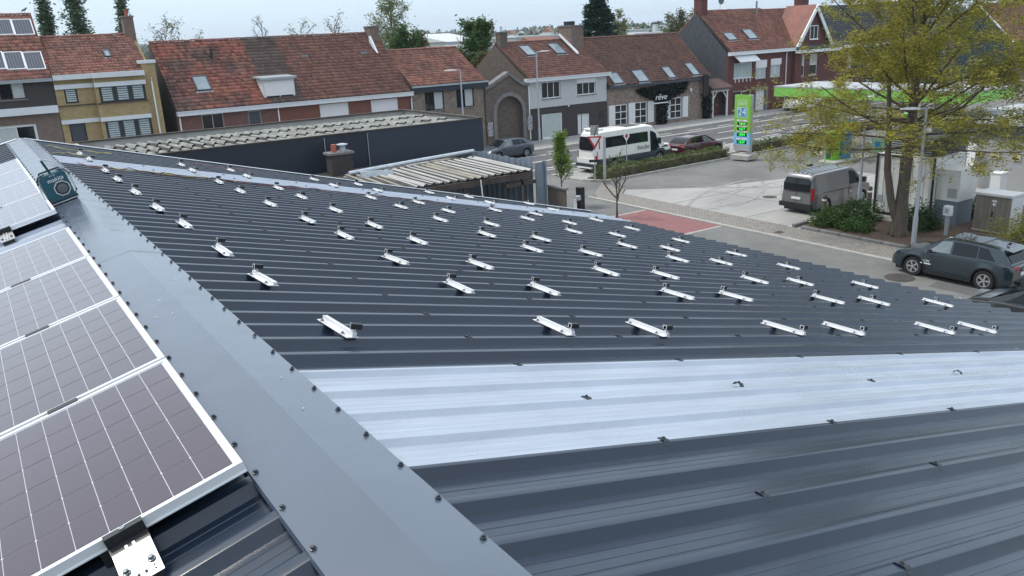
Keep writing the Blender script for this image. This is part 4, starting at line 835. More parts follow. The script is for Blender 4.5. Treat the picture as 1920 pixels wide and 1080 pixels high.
gx0, gx1, gxc, gzt = 73.6, 79.0, 76.3, 9.9
build(MB().prism([(gx0, 6.3), (gx1, 6.3), (gxc, gzt)], 'y', FY - .1, FY + .1), 'street_gable', 'brick_wine', h)
for a_, b_ in (((gx0 - .35, 6.25), (gxc, gzt + .5)), ((gx1 + .35, 6.25), (gxc, gzt + .5))):
    s_ = 1 if b_[0] > a_[0] else -1; build(MB().prism([a_, (a_[0] + .5 * s_, a_[1]), (b_[0], b_[1] - .55), b_], 'y', FY - .5, FY - .38), 'bargeboard', 'white_trim', h)
    build(MB().prism([a_, b_, (b_[0], b_[1] - .1), (a_[0] + .1 * s_, a_[1])], 'y', FY - .375, 62.0), 'gable_roof', 'tile_orange', h)
window(h, (75.6, 76.9, 6.9, 8.3), FY - .25, 2, 1, 'frame_white', 'glass', 'white_trim', rec=.02); chimney(h, 79.0, 80.2, 62.2, 63.2, 9.2, 11.0, 'brick_wine', 0)
# --- houses further right, mostly behind the big tree
def plain_house(name, label, xa, xb, ze, zr, wm, tm, wins, seed, gm=None):
    h = thing(name, label, 'house', ((xa + xb) / 2, FY, 0)); es, rs, bs = (FY - .3, ze), (63.0, zr), (68.0, ze)
    wall_holes(h, xa, xb, 0, ze - .2, FY, wins, wm); body(h, xa, xb, FY, ze, rs[0], rs[1], bs[0], bs[1], gm or wm); roof(h, xa, xb, es, rs, bs, tm, tm, seed); gutter(h, xa, xb, FY, ze, 'white_trim', .25, .4)
    for q in wins: window(h, q, FY, 2, 1, 'frame_white', ['glass', 'curtain'])
    return h
def wgrid(xa, xb, rows, n, w=1.1): return [(xa + (xb - xa) * (i + .5) / n - w / 2, xa + (xb - xa) * (i + .5) / n + w / 2, a, b) for a, b in rows for i in range(n)]
plain_house('slate_roof_house', 'brick house with dark slate roof behind the big tree', 80.65, 92.5, 6.0, 10.2, 'brick_wine', 'tile_slate', wgrid(81, 92, ((.9, 2.4), (3.5, 5.1)), 3), 13)
h = plain_house('grey_roof_house', 'brick house with grey dormer roof behind the big tree', 92.55, 104, 6.2, 10.4, 'brick_brown', 'tile_slate', wgrid(93, 103.5, ((.9, 2.4), (3.5, 5.1)), 3), 14)
d = build(MB().box(96.5, 100.5, FY + .4, FY + 3.2, 6.6, 8.7), 'dormer', 'zinc_dark', h); build(MB().box(97.0, 100.0, FY + .3, FY + .395, 7.0, 8.3), 'pane', 'glass_sky', d)
# --- barn with dark teal clad gable
xa, xb = 117, 134; es, rs, bs = (58.0, 4.85), (63.1, 9.75), (73.5, 4.6)
h = thing('clad_barn', 'barn with dark teal clad gable and orange tiled roof at the right edge', 'barn', (125, 63, 0))
build(MB().prism([(58.3, 0), (58.3, 4.8), (63.1, 9.55), (73.2, 4.6), (73.2, 0)], 'x', xa, xb), 'wall', 'brick_brown', h)
cl = MB().box(xa - .06, xa - .02, -.14, .14, 0, 1).mesh('cladding_board', 'teal_clad')
for k in range(46):
    y_ = 58.45 + k * .32; zt_ = (4.7 + (y_ - 58.3) * .97) if y_ < 63.1 else (9.5 - (y_ - 63.1) * .485); o = link(cl, 'cladding_board', h, (-125, y_ - 63, 0)); o.scale = (1, 1, zt_)
roof(h, xa - .15, xb, es, rs, bs, 'tile_orange', 'tile_orange', 16, tw=.3, tl=.4); build(MB().prism([(57.9, 4.75), (63.1, 9.78), (63.1, 9.98), (57.75, 4.8)], 'x', xa - .3, xa - .152), 'verge_board', 'white_trim', h)
# satellite dish on the ridge of the wine red house, bird on the far left ridge
P = gy(1350, 14, 63.0); t = thing('satellite_dish', 'grey satellite dish on the ridge of the wine red house', 'satellite dish', (P[0], 63.0, 10.25)); build(MB().tube([(0, 0, 0), (0, 0, .9)], .03, 6), 'mast', 'lamp_grey', t, world=False); build(MB().lathe([(.02, .10), (.28, .06), (.42, 0), (.43, .01), (.28, .08), (.02, .12)], c=(0, -.16, 1.0), n=16, axis='y'), 'dish', 'grey_plastic', t, world=False); build(MB().tube([(0, -.1, .75), (0, -.55, .9)], .015, 5), 'feed_arm', 'lamp_grey', t, world=False)
P = gy(46, 22, 63.2); t = thing('bird', 'small dark bird perched on the far left roof ridge', 'bird', (P[0], 63.2, 11.75)); build(MB().tube([(-.20, 0, .08), (-.08, 0, .15), (.05, 0, .20), (.12, 0, .27), (.17, 0, .29)], [.015, .06, .065, .045, .03], 8), 'body', 'grey_plastic', t, world=False, smooth=True); build(MB().tube([(.17, 0, .29), (.22, 0, .28)], [.012, .003], 5), 'beak', 'black', t, world=False)
for s_ in (-1, 1): build(MB().tube([(0, s_ * .02, .14), (.01, s_ * .02, 0)], .008, 4), 'leg', 'black', t, world=False)
# ------------------------------------------------------------------ flat-roofed building with navy fascia
FX0, FX1, FYf, FYb, ZT = 3.8, 22.2, 37.75, 46.9, 4.8
fb = thing('flat_roof_building', 'flat roofed building with navy fascia and weathered corrugated roof', 'building', (13, 42, 0))
build(MB().box(FX0, 15.6, FYf, FYf + .12, 2.93, ZT), 'fascia', 'navy', fb); build(MB().box(15.605, FX1, FYf - .01, FYf + .12, 2.93, ZT), 'fascia', 'navy_light', fb)
build(MB().box(FX1 - .12, FX1, FYf + .123, FYb, 2.93, ZT), 'side_fascia', 'concrete_plain', fb); build(MB().box(FX0, FX1 - .123, FYb - .14, FYb, 2.93, ZT), 'back_parapet', 'concrete_plain', fb); build(MB().box(FX0, FX0 + .12, FYf + .123, FYb - .143, 2.93, ZT), 'side_parapet', 'concrete_plain', fb)
build(MB().box(FX0, FX1 + .05, FYb - .25, FYb + .05, ZT + .002, ZT + .07).box(FX1 - .2, FX1 + .05, FYf - .05, FYb - .253, ZT + .002, ZT + .07).box(FX0, FX1 - .203, FYf - .05, FYf + .13, ZT + .002, ZT + .05), 'coping', 'rust', fb)
build(MB().box(FX0 + .3, FX1 - .6, FYf + .6, FYb - .3, 0, 2.93), 'wall', 'white_brick', fb)
build(MB().box(FX0 + .125, FX1 - .125, FYf + .125, FYb - .145, 4.02, 4.06), 'roof_deck', 'fibre', fb)
# corrugated fibre cement sheets in two tiers, ribs running front to back
def corr(parent, x0, x1, ya, za, yb, zb, m, pitch=.30, amp=.05, name='roof_sheet', wob=0.0, xs_skip=None):
    n = int((x1 - x0) / pitch * 12); xs = np.linspace(x0, x1, n); ph = (xs - x0) / pitch % 1; hgt = np.maximum(0, np.sin(ph * 2 * np.pi)) ** .7 * amp
    rows = 7; V = []
    for t in np.linspace(0, 1, rows): V.append(np.stack([xs, np.full(n, ya + (yb - ya) * t), za + (zb - za) * t + hgt + wob * np.sin(xs * 3.1 + t * 5) * (1 - t)], 1))
    V = np.concatenate(V); F = []
    for i in range(rows - 1): a = np.arange(n - 1) + i * n; F.append(np.stack([a, a + 1, a + 1 + n, a + n], 1))
    V2 = V - np.array([0, 0, .012]); o = npmesh(name, np.concatenate([V, V2]), np.concatenate(F + [f[:, ::-1] + len(V) for f in F]), m, parent, smooth=True)
    o.data.materials.append(MATS['fibre_dirt_shade']); low = (hgt[:-1] < amp * .12) & (np.random.default_rng(int(x0 * 100)).uniform(0, 1, n - 1) < .85); mi = np.tile(low, rows - 1).astype(np.int32); o.data.polygons.foreach_set('material_index', np.concatenate([mi, mi * 0])); return o
x = FX0 + .2; k = 0
while x < FX1 - .4:
    w_ = min(1.5, FX1 - .25 - x)
    for ya_, za_, yb_, zb_ in ((FYf + .14, 4.60, 40.9, 4.50), (40.6, 4.60, 43.6, 4.50), (43.3, 4.60, FYb - .75, 4.44)): corr(fb, x, x + w_ - .012, ya_, za_, yb_, zb_, 'fibre', pitch=.5, amp=.17)
    x += 1.5; k += 1
build(MB().box(FX0 + .15, FX1 - .15, FYb - .74, FYb - .145, 4.07, 4.38), 'valley_gutter', 'fibre', fb)
for x in (13.4, 15.6): build(MB().tube([(x, FYf - .06, 2.3), (x, FYf - .06, 4.7)], .02, 6), 'cable_duct', 'lamp_grey', fb)
P = gz(868, 298); build(MB().box(P[0] - .06, P[0] + .06, FYf + .3, FYf + .42, 0, 2.93), 'post', 'lamp_grey', fb)
# ------------------------------------------------------------------ old shed: bitumen roof, torn canopy of white corrugated sheets
sh = thing('shed', 'old lean-to shed with white corrugated canopy and torn metal sheets', 'shed', (17, 33, 0))
build(MB().box(6.5, 19.9, 34.3, 37.6, 2.9, 3.12), 'bitumen_roof', 'bitumen', sh); build(MB().box(6.5, 13.4, 27.5, 34.297, 2.7, 2.95), 'lower_roof', 'bitumen', sh)
xs_ = [12.9, 14.0, 15.15, 16.25, 17.35, 18.45]
for i, x in enumerate(xs_):
    corr(sh, x, x + (1.13 if i < 5 else 1.25), 29.6 + RNG.normal(0, .05), 3.26 + (.0 if i else -.05), 34.4, 3.36, ['fibre_stain', 'fibre_white', 'fibre_white', 'fibre_stain', 'fibre_white', 'fibre_white'][i], pitch=.36, amp=.07, name='canopy_sheet', wob=.03 if i < 2 else .008)
for i, x in enumerate((10.2, 11.3, 12.4)): corr(sh, x, x + 1.08, 30.0, 3.0, 34.2, 3.05, 'fibre_stain', pitch=.36, amp=.07, name='canopy_sheet', wob=.02)
build(MB().box(12.9, 19.65, 29.55, 29.75, 2.95, 3.20), 'front_beam', 'rust', sh); build(MB().box(18.4, 19.95, 29.8, 29.95, 2.62, 2.78), 'purlin_end', 'old_wood', sh); build(MB().box(18.3, 19.9, 30.1, 30.3, 3.05, 3.2), 'purlin_end', 'rust', sh)
build(MB().tube([(13.0, 34.1, 3.48), (16.5, 34.55, 3.55), (19.9, 34.95, 3.60)], .10, 8), 'gutter_beam', 'galv', sh)
build(MB().loft([[(13.3, 33.2, 3.02), (14.7, 33.1, 3.02), (14.8, 33.4, 3.02), (13.2, 33.5, 3.02)], [(13.2, 33.3, 3.62), (14.7, 33.2, 3.52), (14.7, 33.3, 3.52), (13.25, 33.4, 3.62)]], True, True), 'loose_sheet', 'galv', sh)
for k in range(9):
    a = RNG.uniform(13.0, 18.6); b = RNG.uniform(34.7, 36.2); build(MB().bevbox(a, a + RNG.uniform(.3, 1.1), b, b + RNG.uniform(.1, .3), 3.125, 3.125 + RNG.uniform(.05, .2), .02), 'scrap_piece', ['galv', 'fibre_white', 'fibre_stain'][k % 3], sh)
# side wall of tall corrugated metal strips, top edge above the canopy
st = MB()
for k in range(11):
    y = 30.0 + k * .47; o = build(MB().prism([(19.95, y), (20.00, y + .06), (20.00, y + .36), (19.95, y + .44), (19.92, y + .44), (19.96, y + .36), (19.96, y + .06), (19.92, y)], 'z', 0, 3.62 + RNG.normal(0, .05)), 'metal_strip', 'shed_metal', sh)
build(MB().box(19.85, 20.28, 29.6, 29.66, 0, 3.55).box(20.28, 20.36, 29.5, 29.7, 0, 3.6), 'corner_sheet', 'shed_metal', sh)
build(MB().box(12.9, 19.9, 34.2, 34.28, 0, 3.2), 'back_wall', 'shed_metal', sh)
for x in (13.4, 16.3, 19.2): build(MB().box(x, x + .12, 29.8, 29.92, 0, 2.92), 'post', 'old_wood', sh)
build(MB().tube([(17.0, 29.4, 1.6), (16.95, 29.5, 3.2)], .03, 6), 'hanging_pipe', 'frame_white', sh)
P = gz(640, 332, 3.0); px_, py_ = P[0], P[1]; ck = thing('black_chimney', 'black rendered chimney with terracotta pot and metal cowl on the shed roof', 'chimney', (px_, py_, 2.95))
build(MB().box(-.52, .52, -.35, .35, 0, 1.12), 'stack', 'dark_render', ck, world=False); build(MB().box(-.6, .6, -.42, .42, 1.123, 1.23), 'slab', 'grey_stone', ck, world=False)
build(MB().lathe([(.13, 1.232), (.12, 1.58), (.10, 1.58)], c=(-.22, 0, 0), n=12), 'clay_pot', 'terracotta', ck, world=False); build(MB().lathe([(.16, 1.232), (.16, 1.42), (.12, 1.43), (.12, 1.50), (.26, 1.51), (.26, 1.56), (.05, 1.6)], c=(.2, 0, 0), n=14), 'cowl', 'galv', ck, world=False)
# garden fence of dark planks, black box on a post
fe = thing('plank_fence', 'weathered dark plank fence to the right of the shed', 'fence', (20.6, 29.2, 0))
for k in range(9): build(MB().box(20.48 + RNG.normal(0, .006), 20.52, 28.3 + k * .15, 28.3 + k * .15 + .135, 0, 2.42), 'plank', 'old_wood', fe)
build(MB().box(20.42, 20.58, 28.25, 29.7, 2.425, 2.50), 'capping', 'grey_stone', fe); build(MB().box(20.70, 20.80, 27.95, 28.05, 0, 2.0), 'post', 'frame_white', fe)
bx_ = thing('post_box', 'black box and grey unit on a post beside the plank fence', 'box', (21.0, 28.1, 0)); build(MB().box(20.95, 21.2, 27.9, 28.2, 1.5, 2.5), 'box', 'black', bx_); build(MB().bevbox(20.70, 20.9, 27.75, 27.93, 2.0, 2.2, .03), 'unit', 'lamp_grey', bx_); build(MB().box(21.0, 21.1, 28.0, 28.1, 0, 1.498), 'post', 'black', bx_)
# ------------------------------------------------------------------ street lamps
def lamp(px, py, ptop, label, arm_dir, armlen=1.0, m='lamp_grey', dbl=False, zb=.05):
    P = gz(px, py, zb); r = ray(*ptop); k = np.linalg.norm(P[:2] - CAM[:2]) / np.linalg.norm(r[:2]); H = float(CAM[2] + r[2] * k) - zb
    t = thing('street_lamp', label, 'street lamp', P, group='grey street lamps'); a = Vector(arm_dir).normalized()
    build(MB().lathe([(.10, 0), (.10, 1.2), (.075, 1.3), (.05, H)], n=10), 'pole', m, t, world=False, smooth=True)
    build(MB().tube([(0, 0, H - .05), a * (armlen * .35) + Vector((0, 0, H + .02))], .035, 8), 'arm', m, t, world=False)
    M_ = frame_m(a * (armlen * .3) + Vector((0, 0, H)), a, Vector((-a.y, a.x, 0)))
    hd = MB().loft([[(0, -.06, -.03), (0, .06, -.03), (0, .05, .05), (0, -.05, .05)], [(armlen * .25, -.13, -.02), (armlen * .25, .13, -.02), (armlen * .25, .10, .07), (armlen * .25, -.10, .07)], [(armlen * .8, -.11, 0), (armlen * .8, .11, 0), (armlen * .8, .08, .05), (armlen * .8, -.08, .05)]], True, True).mesh('lamp_head', 'lamp_white')
    hd.transform(M_); link(hd, 'lamp_head', t); build(MB().box(-.13, .13, -.13, .13, -.05, .02), 'base_plate', m, t, world=False); return H
HS = [lamp(1712, 462, (1733, 203), 'grey street lamp at the planting bed in front of the big tree', (-.8, .5, 0), .9, zb=.09),
 lamp(1012, 269, (1005, 97), 'tall grey street lamp in front of the white over dark house', (.95, -.3, 0), 1.0, zb=.12),
 lamp(873, 291, (857, 131), 'grey street lamp in front of the rustic brick house', (-1, -.1, 0), 1.3, zb=.12),
 lamp(1609, 399, (1625, 180), 'thin grey street lamp beside the parked grey van', (-.3, -1, 0), .5, zb=.09)]
# ------------------------------------------------------------------ price totem of the petrol station
P = gz(1391, 297, .1); TX, TY = float(P[0]), float(P[1]); to = thing('price_totem', 'tall green price totem with lit green digits at the hedge', 'totem', (TX, TY, .1), (0, 0, R(6)))
# local frame : face looks along -x (towards the camera side), width along y
TH = 4.25; tw_ = .62
build(MB().bevbox(-.6, .6, -.9, .5, 0, .32, .03), 'plinth', 'concrete_plain', to, world=False)
build(MB().bevbox(.02, .26, -.62, -.32, .32, TH, .03), 'column', 'lamp_grey', to, world=False)
fcs = build(MB().box(-.14, .018, -.62, .62, 1.75, TH), 'green_panel', 'totem_green', to, world=False); build(MB().box(-.14, .018, -.62, .62, .95, 1.748), 'blue_panel', 'totem_sky', to, world=False); build(MB().box(-.14, .018, -.62, .62, .55, .948), 'lower_panel', 'silver', to, world=False)
def on_face(z, y=0.0, off=.0): return frame_m((-.143 - off, y, z), (0, -1, 0), (0, 0, 1))
def fbox(y0, y1, z0, z1, off, m, name, par=to): return build(MB().box(-.142 - off, -.1415, y0, y1, z0, z1), name, m, par, world=False)
fbox(-.36, .36, 3.42, 3.92, .004, 'sign_white', 'name_frame'); fbox(-.34, .34, 3.44, 3.90, .007, 'totem_green', 'name_field'); text('brand_text', 'DATS', .34, 'sign_white', to, on_face(3.67, 0, .008), .003, sx=.75)
fbox(-.40, .40, 2.78, 3.44, .004, 'sign_white', 'number_frame'); fbox(-.36, .36, 2.82, 3.40, .008, 'totem_blue', 'number_field'); text('number_text', '24', .66, 'sign_white', to, on_face(3.11, 0, .009), .004)
for k, (lab_, dig, zc) in enumerate((('DIESEL', '1649', 2.42), ('EURO 95', '1657', 1.96 + .10), ('SUPER 98', '1834', 1.70), ('CNG', '1629', 1.20))):
    fbox(-.42, .40, zc + .08, zc + .20, .004, 'sign_white', 'fuel_label'); text('fuel_text', lab_, .11, 'grey_plastic', to, on_face(zc + .14, .05, .006), .001); fbox(-.42, .36, zc - .19, zc + .05, .004, 'led_panel', 'price_panel'); text('price_digits', dig, .27, 'led', to, on_face(zc - .07, -.02, .006), .003, sx=.95)
# ------------------------------------------------------------------ traffic signs by the island nose
P = gz(1116, 340, .1); t = thing('yield_sign', 'red and white give way sign with arrow plates behind the small bus', 'sign', P)
build(MB().tube([(0, 0, 0), (0, 0, 3.35)], .038, 8), 'post', 'lamp_grey', t, world=False); d_ = Vector((-.6, -.8, 0)); sx_ = Vector((.8, -.6, 0))
def plate(parent, pts, off, th, m, name):
    a = [sx_ * p[0] + d_ * off + Vector((0, 0, p[1])) for p in pts]; b = [q - d_ * th for q in a]; return build(MB().loft([a, b], True, True), name, m, parent, world=False)
plate(t, [(-.45, 2.75), (.45, 2.75), (0, 1.95)], .065, .02, 'sign_red', 'red_triangle'); plate(t, [(-.28, 2.66), (.28, 2.66), (0, 2.17)], .072, .006, 'sign_white', 'white_triangle'); plate(t, [(-.24, 2.8), (.24, 2.8), (.24, 3.4), (-.24, 3.4)], .065, .02, 'sign_back', 'map_plate'); plate(t, [(-.02, 2.85), (.03, 2.85), (.19, 3.36), (.14, 3.36)], .07, .004, 'black', 'map_line')
plate(t, [(-.13, 1.55), (.13, 1.55), (.13, 1.9), (-.13, 1.9)], .065, .02, 'sign_white', 'small_plate'); plate(t, [(-.35, 1.18), (.35, 1.18), (.35, 1.34), (-.35, 1.34)], .065, .02, 'black', 'direction_plate')
P = gz(1175, 322, .1); t = thing('diamond_sign', 'small red and white diamond sign on a thin dark post by the bus', 'sign', P); build(MB().tube([(0, 0, 0), (0, 0, 2.3)], .03, 8), 'post', 'frame_grey', t, world=False)
plate(t, [(0, 1.95), (.2, 2.3), (0, 2.65), (-.2, 2.3)], .05, .02, 'sign_white', 'diamond'); plate(t, [(0, 2.12), (.1, 2.3), (0, 2.48), (-.1, 2.3)], .055, .004, 'sign_red', 'red_mark')
# ------------------------------------------------------------------ petrol station
cn = thing('station_canopy', 'petrol station canopy with bright green fascia and white top', 'canopy', (49, 33, 0))
CX0, CX1, CY0, CY1 = 47.9, 52.6, 25.9, 39.9; ZC = 4.45
build(MB().box(CX0, CX0 + .2, CY0, CY1, ZC - .62, ZC), 'green_fascia', 'green_station', cn); build(MB().box(CX0 + .203, CX1, CY1 - .2, CY1, ZC - .62, ZC), 'green_fascia', 'green_station', cn); build(MB().box(CX0 + .203, CX1, CY0, CY0 + .2, ZC - .62, ZC), 'green_fascia', 'green_station', cn); build(MB().box(CX1 + .003, CX1 + .2, CY0, CY1, ZC - .62, ZC), 'green_fascia', 'green_station', cn)
build(MB().box(CX0 + .21, CX1, CY0 + .21, CY1 - .21, ZC - .5, ZC - .02), 'deck', 'canopy_white', cn); build(MB().box(CX0 - .02, CX1, CY0, CY1, ZC + .003, ZC + .10), 'white_edge', 'canopy_white', cn)
for x, y in ((50.2, 36.9), (50.2, 28.6)): build(MB().bevbox(x - .22, x + .22, y - .22, y + .22, 0, ZC - .5, .04), 'column', 'lamp_white', cn)
isle = tag(build(MB().bevbox(45.2, 58.5, 32.6, 34.0, -.05, .16, .05), 'pump_island', 'kerb'), kind='structure')
def pump(x, y, m1, m2, name, label, cat, w=.55, d=.9, hgt=1.9):
    t = thing(name, label, cat, (x, y, .16)); build(MB().bevbox(-d / 2, d / 2, -w / 2, w / 2, 0, hgt, .06), 'housing', m1, t, world=False); build(MB().box(-d / 2 - .012, -d / 2 - .002, -w / 2 + .08, w / 2 - .08, hgt * .55, hgt * .85), 'display', 'black', t, world=False); build(MB().box(-d / 2 - .02, -d / 2 - .002, -w / 2 + .06, w / 2 - .06, .1, hgt * .38), 'door', m2, t, world=False)
    build(MB().tube([(-d / 2, w / 2 + .02, hgt * .7), (-d / 2 - .12, w / 2 + .10, hgt * .35), (-d / 2, w / 2 + .05, .3)], .02, 6), 'hose', 'black', t, world=False); return t
pump(46.1, 33.5, 'green_bin', 'green_dark', 'fuel_pump', 'lime green fuel pump next to the blue bin under the canopy', 'fuel pump'); pump(47.0, 33.3, 'blue_bin', 'blue_bin', 'waste_bin', 'tall blue bin beside the lime green fuel pump', 'bin', .6, .8, 2.5); pump(54.2, 33.3, 'green_bin', 'green_dark', 'fuel_pump', 'green fuel pump seen through the big tree', 'fuel pump', .6, .9, 2.3)
b_ = thing('green_bin_box', 'pale green box bin with white lid between the pumps', 'bin', (50.6, 32.9, .16)); build(MB().loft([[(-.45, -.4, 0), (.45, -.4, 0), (.45, .4, 0), (-.45, .4, 0)], [(-.55, -.5, 1.0), (.55, -.5, 1.0), (.55, .5, 1.0), (-.55, .5, 1.0)]], True, True), 'bin_body', 'green_pale', b_, world=False); build(MB().bevbox(-.6, .6, -.55, .55, 1.003, 1.15, .04), 'lid', 'sign_white', b_, world=False); build(MB().box(-.57, -.555, -.2, .2, .4, .75), 'logo', 'blue_bin', b_, world=False)
br = thing('swing_sign', 'yellow advert board hanging between two green posts at the pumps', 'sign', (43.9, 33.0, .012))
for y in (-.55, .55): build(MB().tube([(0, y, 0), (0, y, 1.75)], .05, 8), 'post', 'green_pale', br, world=False); build(MB().bevbox(-.2, .2, y - .12, y + .12, 0, .10, .03), 'foot', 'black_rubber', br, world=False)
bd = build(MB().box(-.02, .02, -.42, .42, .75, 1.45), 'board', 'poster_yellow', br, world=False); build(MB().box(-.026, -.021, -.34, .34, .78, 1.0), 'print', 'sign_white', bd, world=False); build(MB().box(-.026, -.021, -.3, .3, 1.02, 1.2), 'print', 'black', bd, world=False); build(MB().tube([(0, -.55, 1.5), (0, .55, 1.5)], .02, 6), 'bar', 'green_pale', br, world=False)
# shop building with grey side wall and posters
sp = thing('station_shop', 'low grey station building with pale roof edge at the right', 'building', (50, 20, 0))
build(MB().box(43.5, 58, 8, 23.2, 0, 2.7), 'wall', 'station_wall', sp); build(MB().box(43.42, 58, 8, 23.28, 2.703, 3.35), 'fascia', 'station_dark', sp); build(MB().box(43.3, 58.1, 7.9, 23.4, 3.353, 3.45), 'roof_edge', 'canopy_white', sp); build(MB().box(46.8, 58, 23.21, 27.4, 0, 2.9), 'annex', 'station_dark', sp); build(MB().box(46.7, 58, 23.42, 27.5, 2.903, 3.05), 'annex_edge', 'canopy_white', sp)
for q in ((1834, 289), (1865, 292), (1905, 296)):
    P = gx(*q, 43.44); t = thing('wall_poster', 'small yellow poster on the grey station wall, %s' % {1834: 'leftmost', 1865: 'middle', 1905: 'rightmost'}[q[0]], 'poster', (43.47, P[1], P[2] - .16), group='posters on the station wall'); build(MB().box(-.03, .028, -.22, .22, 0, .33), 'sheet', 'poster_yellow', t, world=False); build(MB().box(-.036, -.031, -.15, .15, .06, .14), 'print', 'black', t, world=False)
P = gz(1808, 350); fl = thing('flag_sign', 'white and red flag sign beside the station wall', 'sign', (43.0, float(gx(1810, 300, 43)[1]), 0)); build(MB().tube([(0, 0, 0), (0, 0, 2.9)], .03, 8), 'pole', 'lamp_grey', fl, world=False); build(MB().loft([[(0, -.05, 1.0), (.02, -.05, 1.0), (.02, -.45, 1.1), (0, -.45, 1.1)], [(0, -.05, 2.2), (.02, -.05, 2.2), (.02, -.5, 2.3), (0, -.5, 2.3)], [(0, -.05, 2.85), (.02, -.05, 2.85), (.02, -.3, 2.75), (0, -.3, 2.75)]], True, True), 'flag', 'sign_white', fl, world=False); build(MB().loft([[(-.004, -.05, .7), (.024, -.05, .7), (.024, -.45, .8), (-.004, -.45, .8)], [(-.004, -.05, .99), (.024, -.05, .99), (.024, -.45, 1.09), (-.004, -.45, 1.09)]], True, True), 'red_tip', 'sign_red', fl, world=False)
# ------------------------------------------------------------------ container, cabinets, meter, bollards
co = thing('container', 'white steel container with black door frame behind the big tree', 'container', (35.3, 21.1, .05))
CX, CYa, CYb = 34.1, 19.75, 22.55
build(MB().box(CX + .05, CX + 2.4, CYa, CYb, .18, 2.95), 'box', 'container_white', co)
for y0, y1 in ((CYb - .09, CYb), (CYb - 1.22, CYb - 1.16), (CYa, CYa + .09)): build(MB().box(CX - .01, CX + .048, y0, y1, .18, 2.95), 'door_frame', 'frame_black', co)
for z in (.2, 2.85): build(MB().box(CX, CX + .048, CYb - 1.155, CYb - .092, z, z + .08), 'door_frame', 'frame_black', co)
for y in (CYb - .45, CYb - .75): build(MB().tube([(CX - .02, y, .25), (CX - .02, y, 2.9)], .02, 6), 'lock_bar', 'galv', co)
build(MB().box(CX + .02, CX + .047, CYb - .42, CYb - .15, .75, 1.05), 'vent', 'frame_grey', co)
for y in np.arange(CYa + .2, CYb - 1.3, .28): build(MB().box(CX + .03, CX + .047, y, y + .12, .35, 2.8), 'rib', 'container_white', co)
build(MB().box(CX + .25, CX + .05, CYa - .0, CYb, .05, .177).box(CX + 2.1, CX + 2.35, CYa, CYb, .05, .177), 'skid', 'black', co)
hv = thing('ventilation_unit', 'dark louvred ventilation unit on top of the white container', 'ventilation unit', (35.3, 21.1, 2.95)); build(MB().box(34.4, 36.3, 20.0, 22.3, 2.952, 3.75), 'housing', 'station_dark', hv)
for k in range(7): build(MB().prism([(34.33, 3.02 + k * .1), (34.398, 3.06 + k * .1), (34.398, 3.08 + k * .1), (34.33, 3.04 + k * .1)], 'y', 20.1, 22.2), 'louvre', 'zinc', hv)
cb = thing('blue_cabinet', 'two tone grey blue cabinet attached beside the white container', 'cabinet', (35.2, 19.1, .05)); build(MB().box(34.35, 35.6, 18.75, 19.7, .05, 1.15), 'lower_box', 'cabinet_blue', cb); build(MB().box(34.30, 35.65, 18.7, 19.72, 1.153, 2.5), 'upper_box', 'container_white', cb); build(MB().box(34.285, 34.298, 18.8, 19.2, 1.3, 1.7), 'vent', 'frame_grey', cb)
tc_ = thing('utility_cabinet', 'weathered grey utility cabinet with pale lid beside the planting bed', 'cabinet', (35.0, 17.4, .09), (0, 0, R(0)))
c0_ = gz(1823, 430, .09); c1_ = gz(1887, 441, .09); yA, yB = float(c1_[1]), float(c0_[1]); xA = float((c0_[0] + c1_[0]) / 2)
build(MB().box(xA - .02, xA + 1.05, yA - .03, yB + .03, .0, .16), 'base', 'concrete_plain', tc_); build(MB().box(xA, xA + 1.0, yA, yB, .163, 1.62), 'body', 'cabinet_stone', tc_); build(MB().box(xA - .05, xA + 1.05, yA - .05, yB + .05, 1.623, 1.72), 'lid', 'white_paint', tc_)
ym = (yA + yB) / 2; build(MB().box(xA - .006, xA - .002, ym - .006, ym + .006, .2, 1.6), 'door_gap', 'black', tc_); build(MB().box(xA - .03, xA - .007, ym - .05, ym - .012, .75, .98), 'handle', 'black', tc_)
for k, (dy_, z_) in enumerate(((.0, 1.42), (.10, 1.42), (.05, 1.28))): build(MB().disc((xA - .008, ym - .12 + dy_, z_), .05 if k < 2 else .07, 'x', 10, .005), 'sticker', 'sign_white', tc_)
build(MB().box(xA + .05, xA + .98, yA - .03, yA - .003, .18, 1.6), 'side_panel', 'lamp_white', tc_)
P = gz(1868, 372, .09); t = thing('white_cabinet', 'slim white cabinet standing behind the utility cabinet', 'cabinet', (P[0], P[1], .09)); build(MB().bevbox(-.3, .3, -.25, .25, 0, 1.25, .02), 'body', 'white_paint', t, world=False); build(MB().bevbox(-.33, .33, -.28, .28, 1.252, 1.32, .02), 'lid', 'lamp_white', t, world=False)
P = gz(1773, 441, .09); t = thing('meter_post', 'small grey meter box on a post in the bark bed', 'meter', P); build(MB().box(-.06, .06, -.06, .06, 0, .85), 'post', 'lamp_grey', t, world=False); build(MB().bevbox(-.12, .10, -.16, .16, .852, 1.25, .02), 'box', 'lamp_white', t, world=False); build(MB().box(-.126, -.121, -.08, .08, .95, 1.15), 'door', 'lamp_grey', t, world=False)
for q, n_ in (((1544, 405), 'nearest the van'), ((1590, 386), 'between the van and the lamp'), ((1629, 388), 'at the container corner')):
    P = gz(*q, .012); t = thing('bollard', 'short brown bollard with pale ring %s' % n_, 'bollard', P, group='bollards by the van'); build(MB().lathe([(.11, 0), (.11, .95), (.08, 1.02)], n=12), 'post', 'old_wood', t, world=False); build(MB().lathe([(.113, .74), (.113, .82)], n=12), 'ring', 'sign_white', t, world=False)
P = gz(1609, 401, .09); build(MB().lathe([(.42, 0), (.40, .14), (.3, .16)], n=16), 'lamp_footing', 'concrete_plain', [o for o in bpy.data.objects if o.name == 'street_lamp.003'][0], world=False)
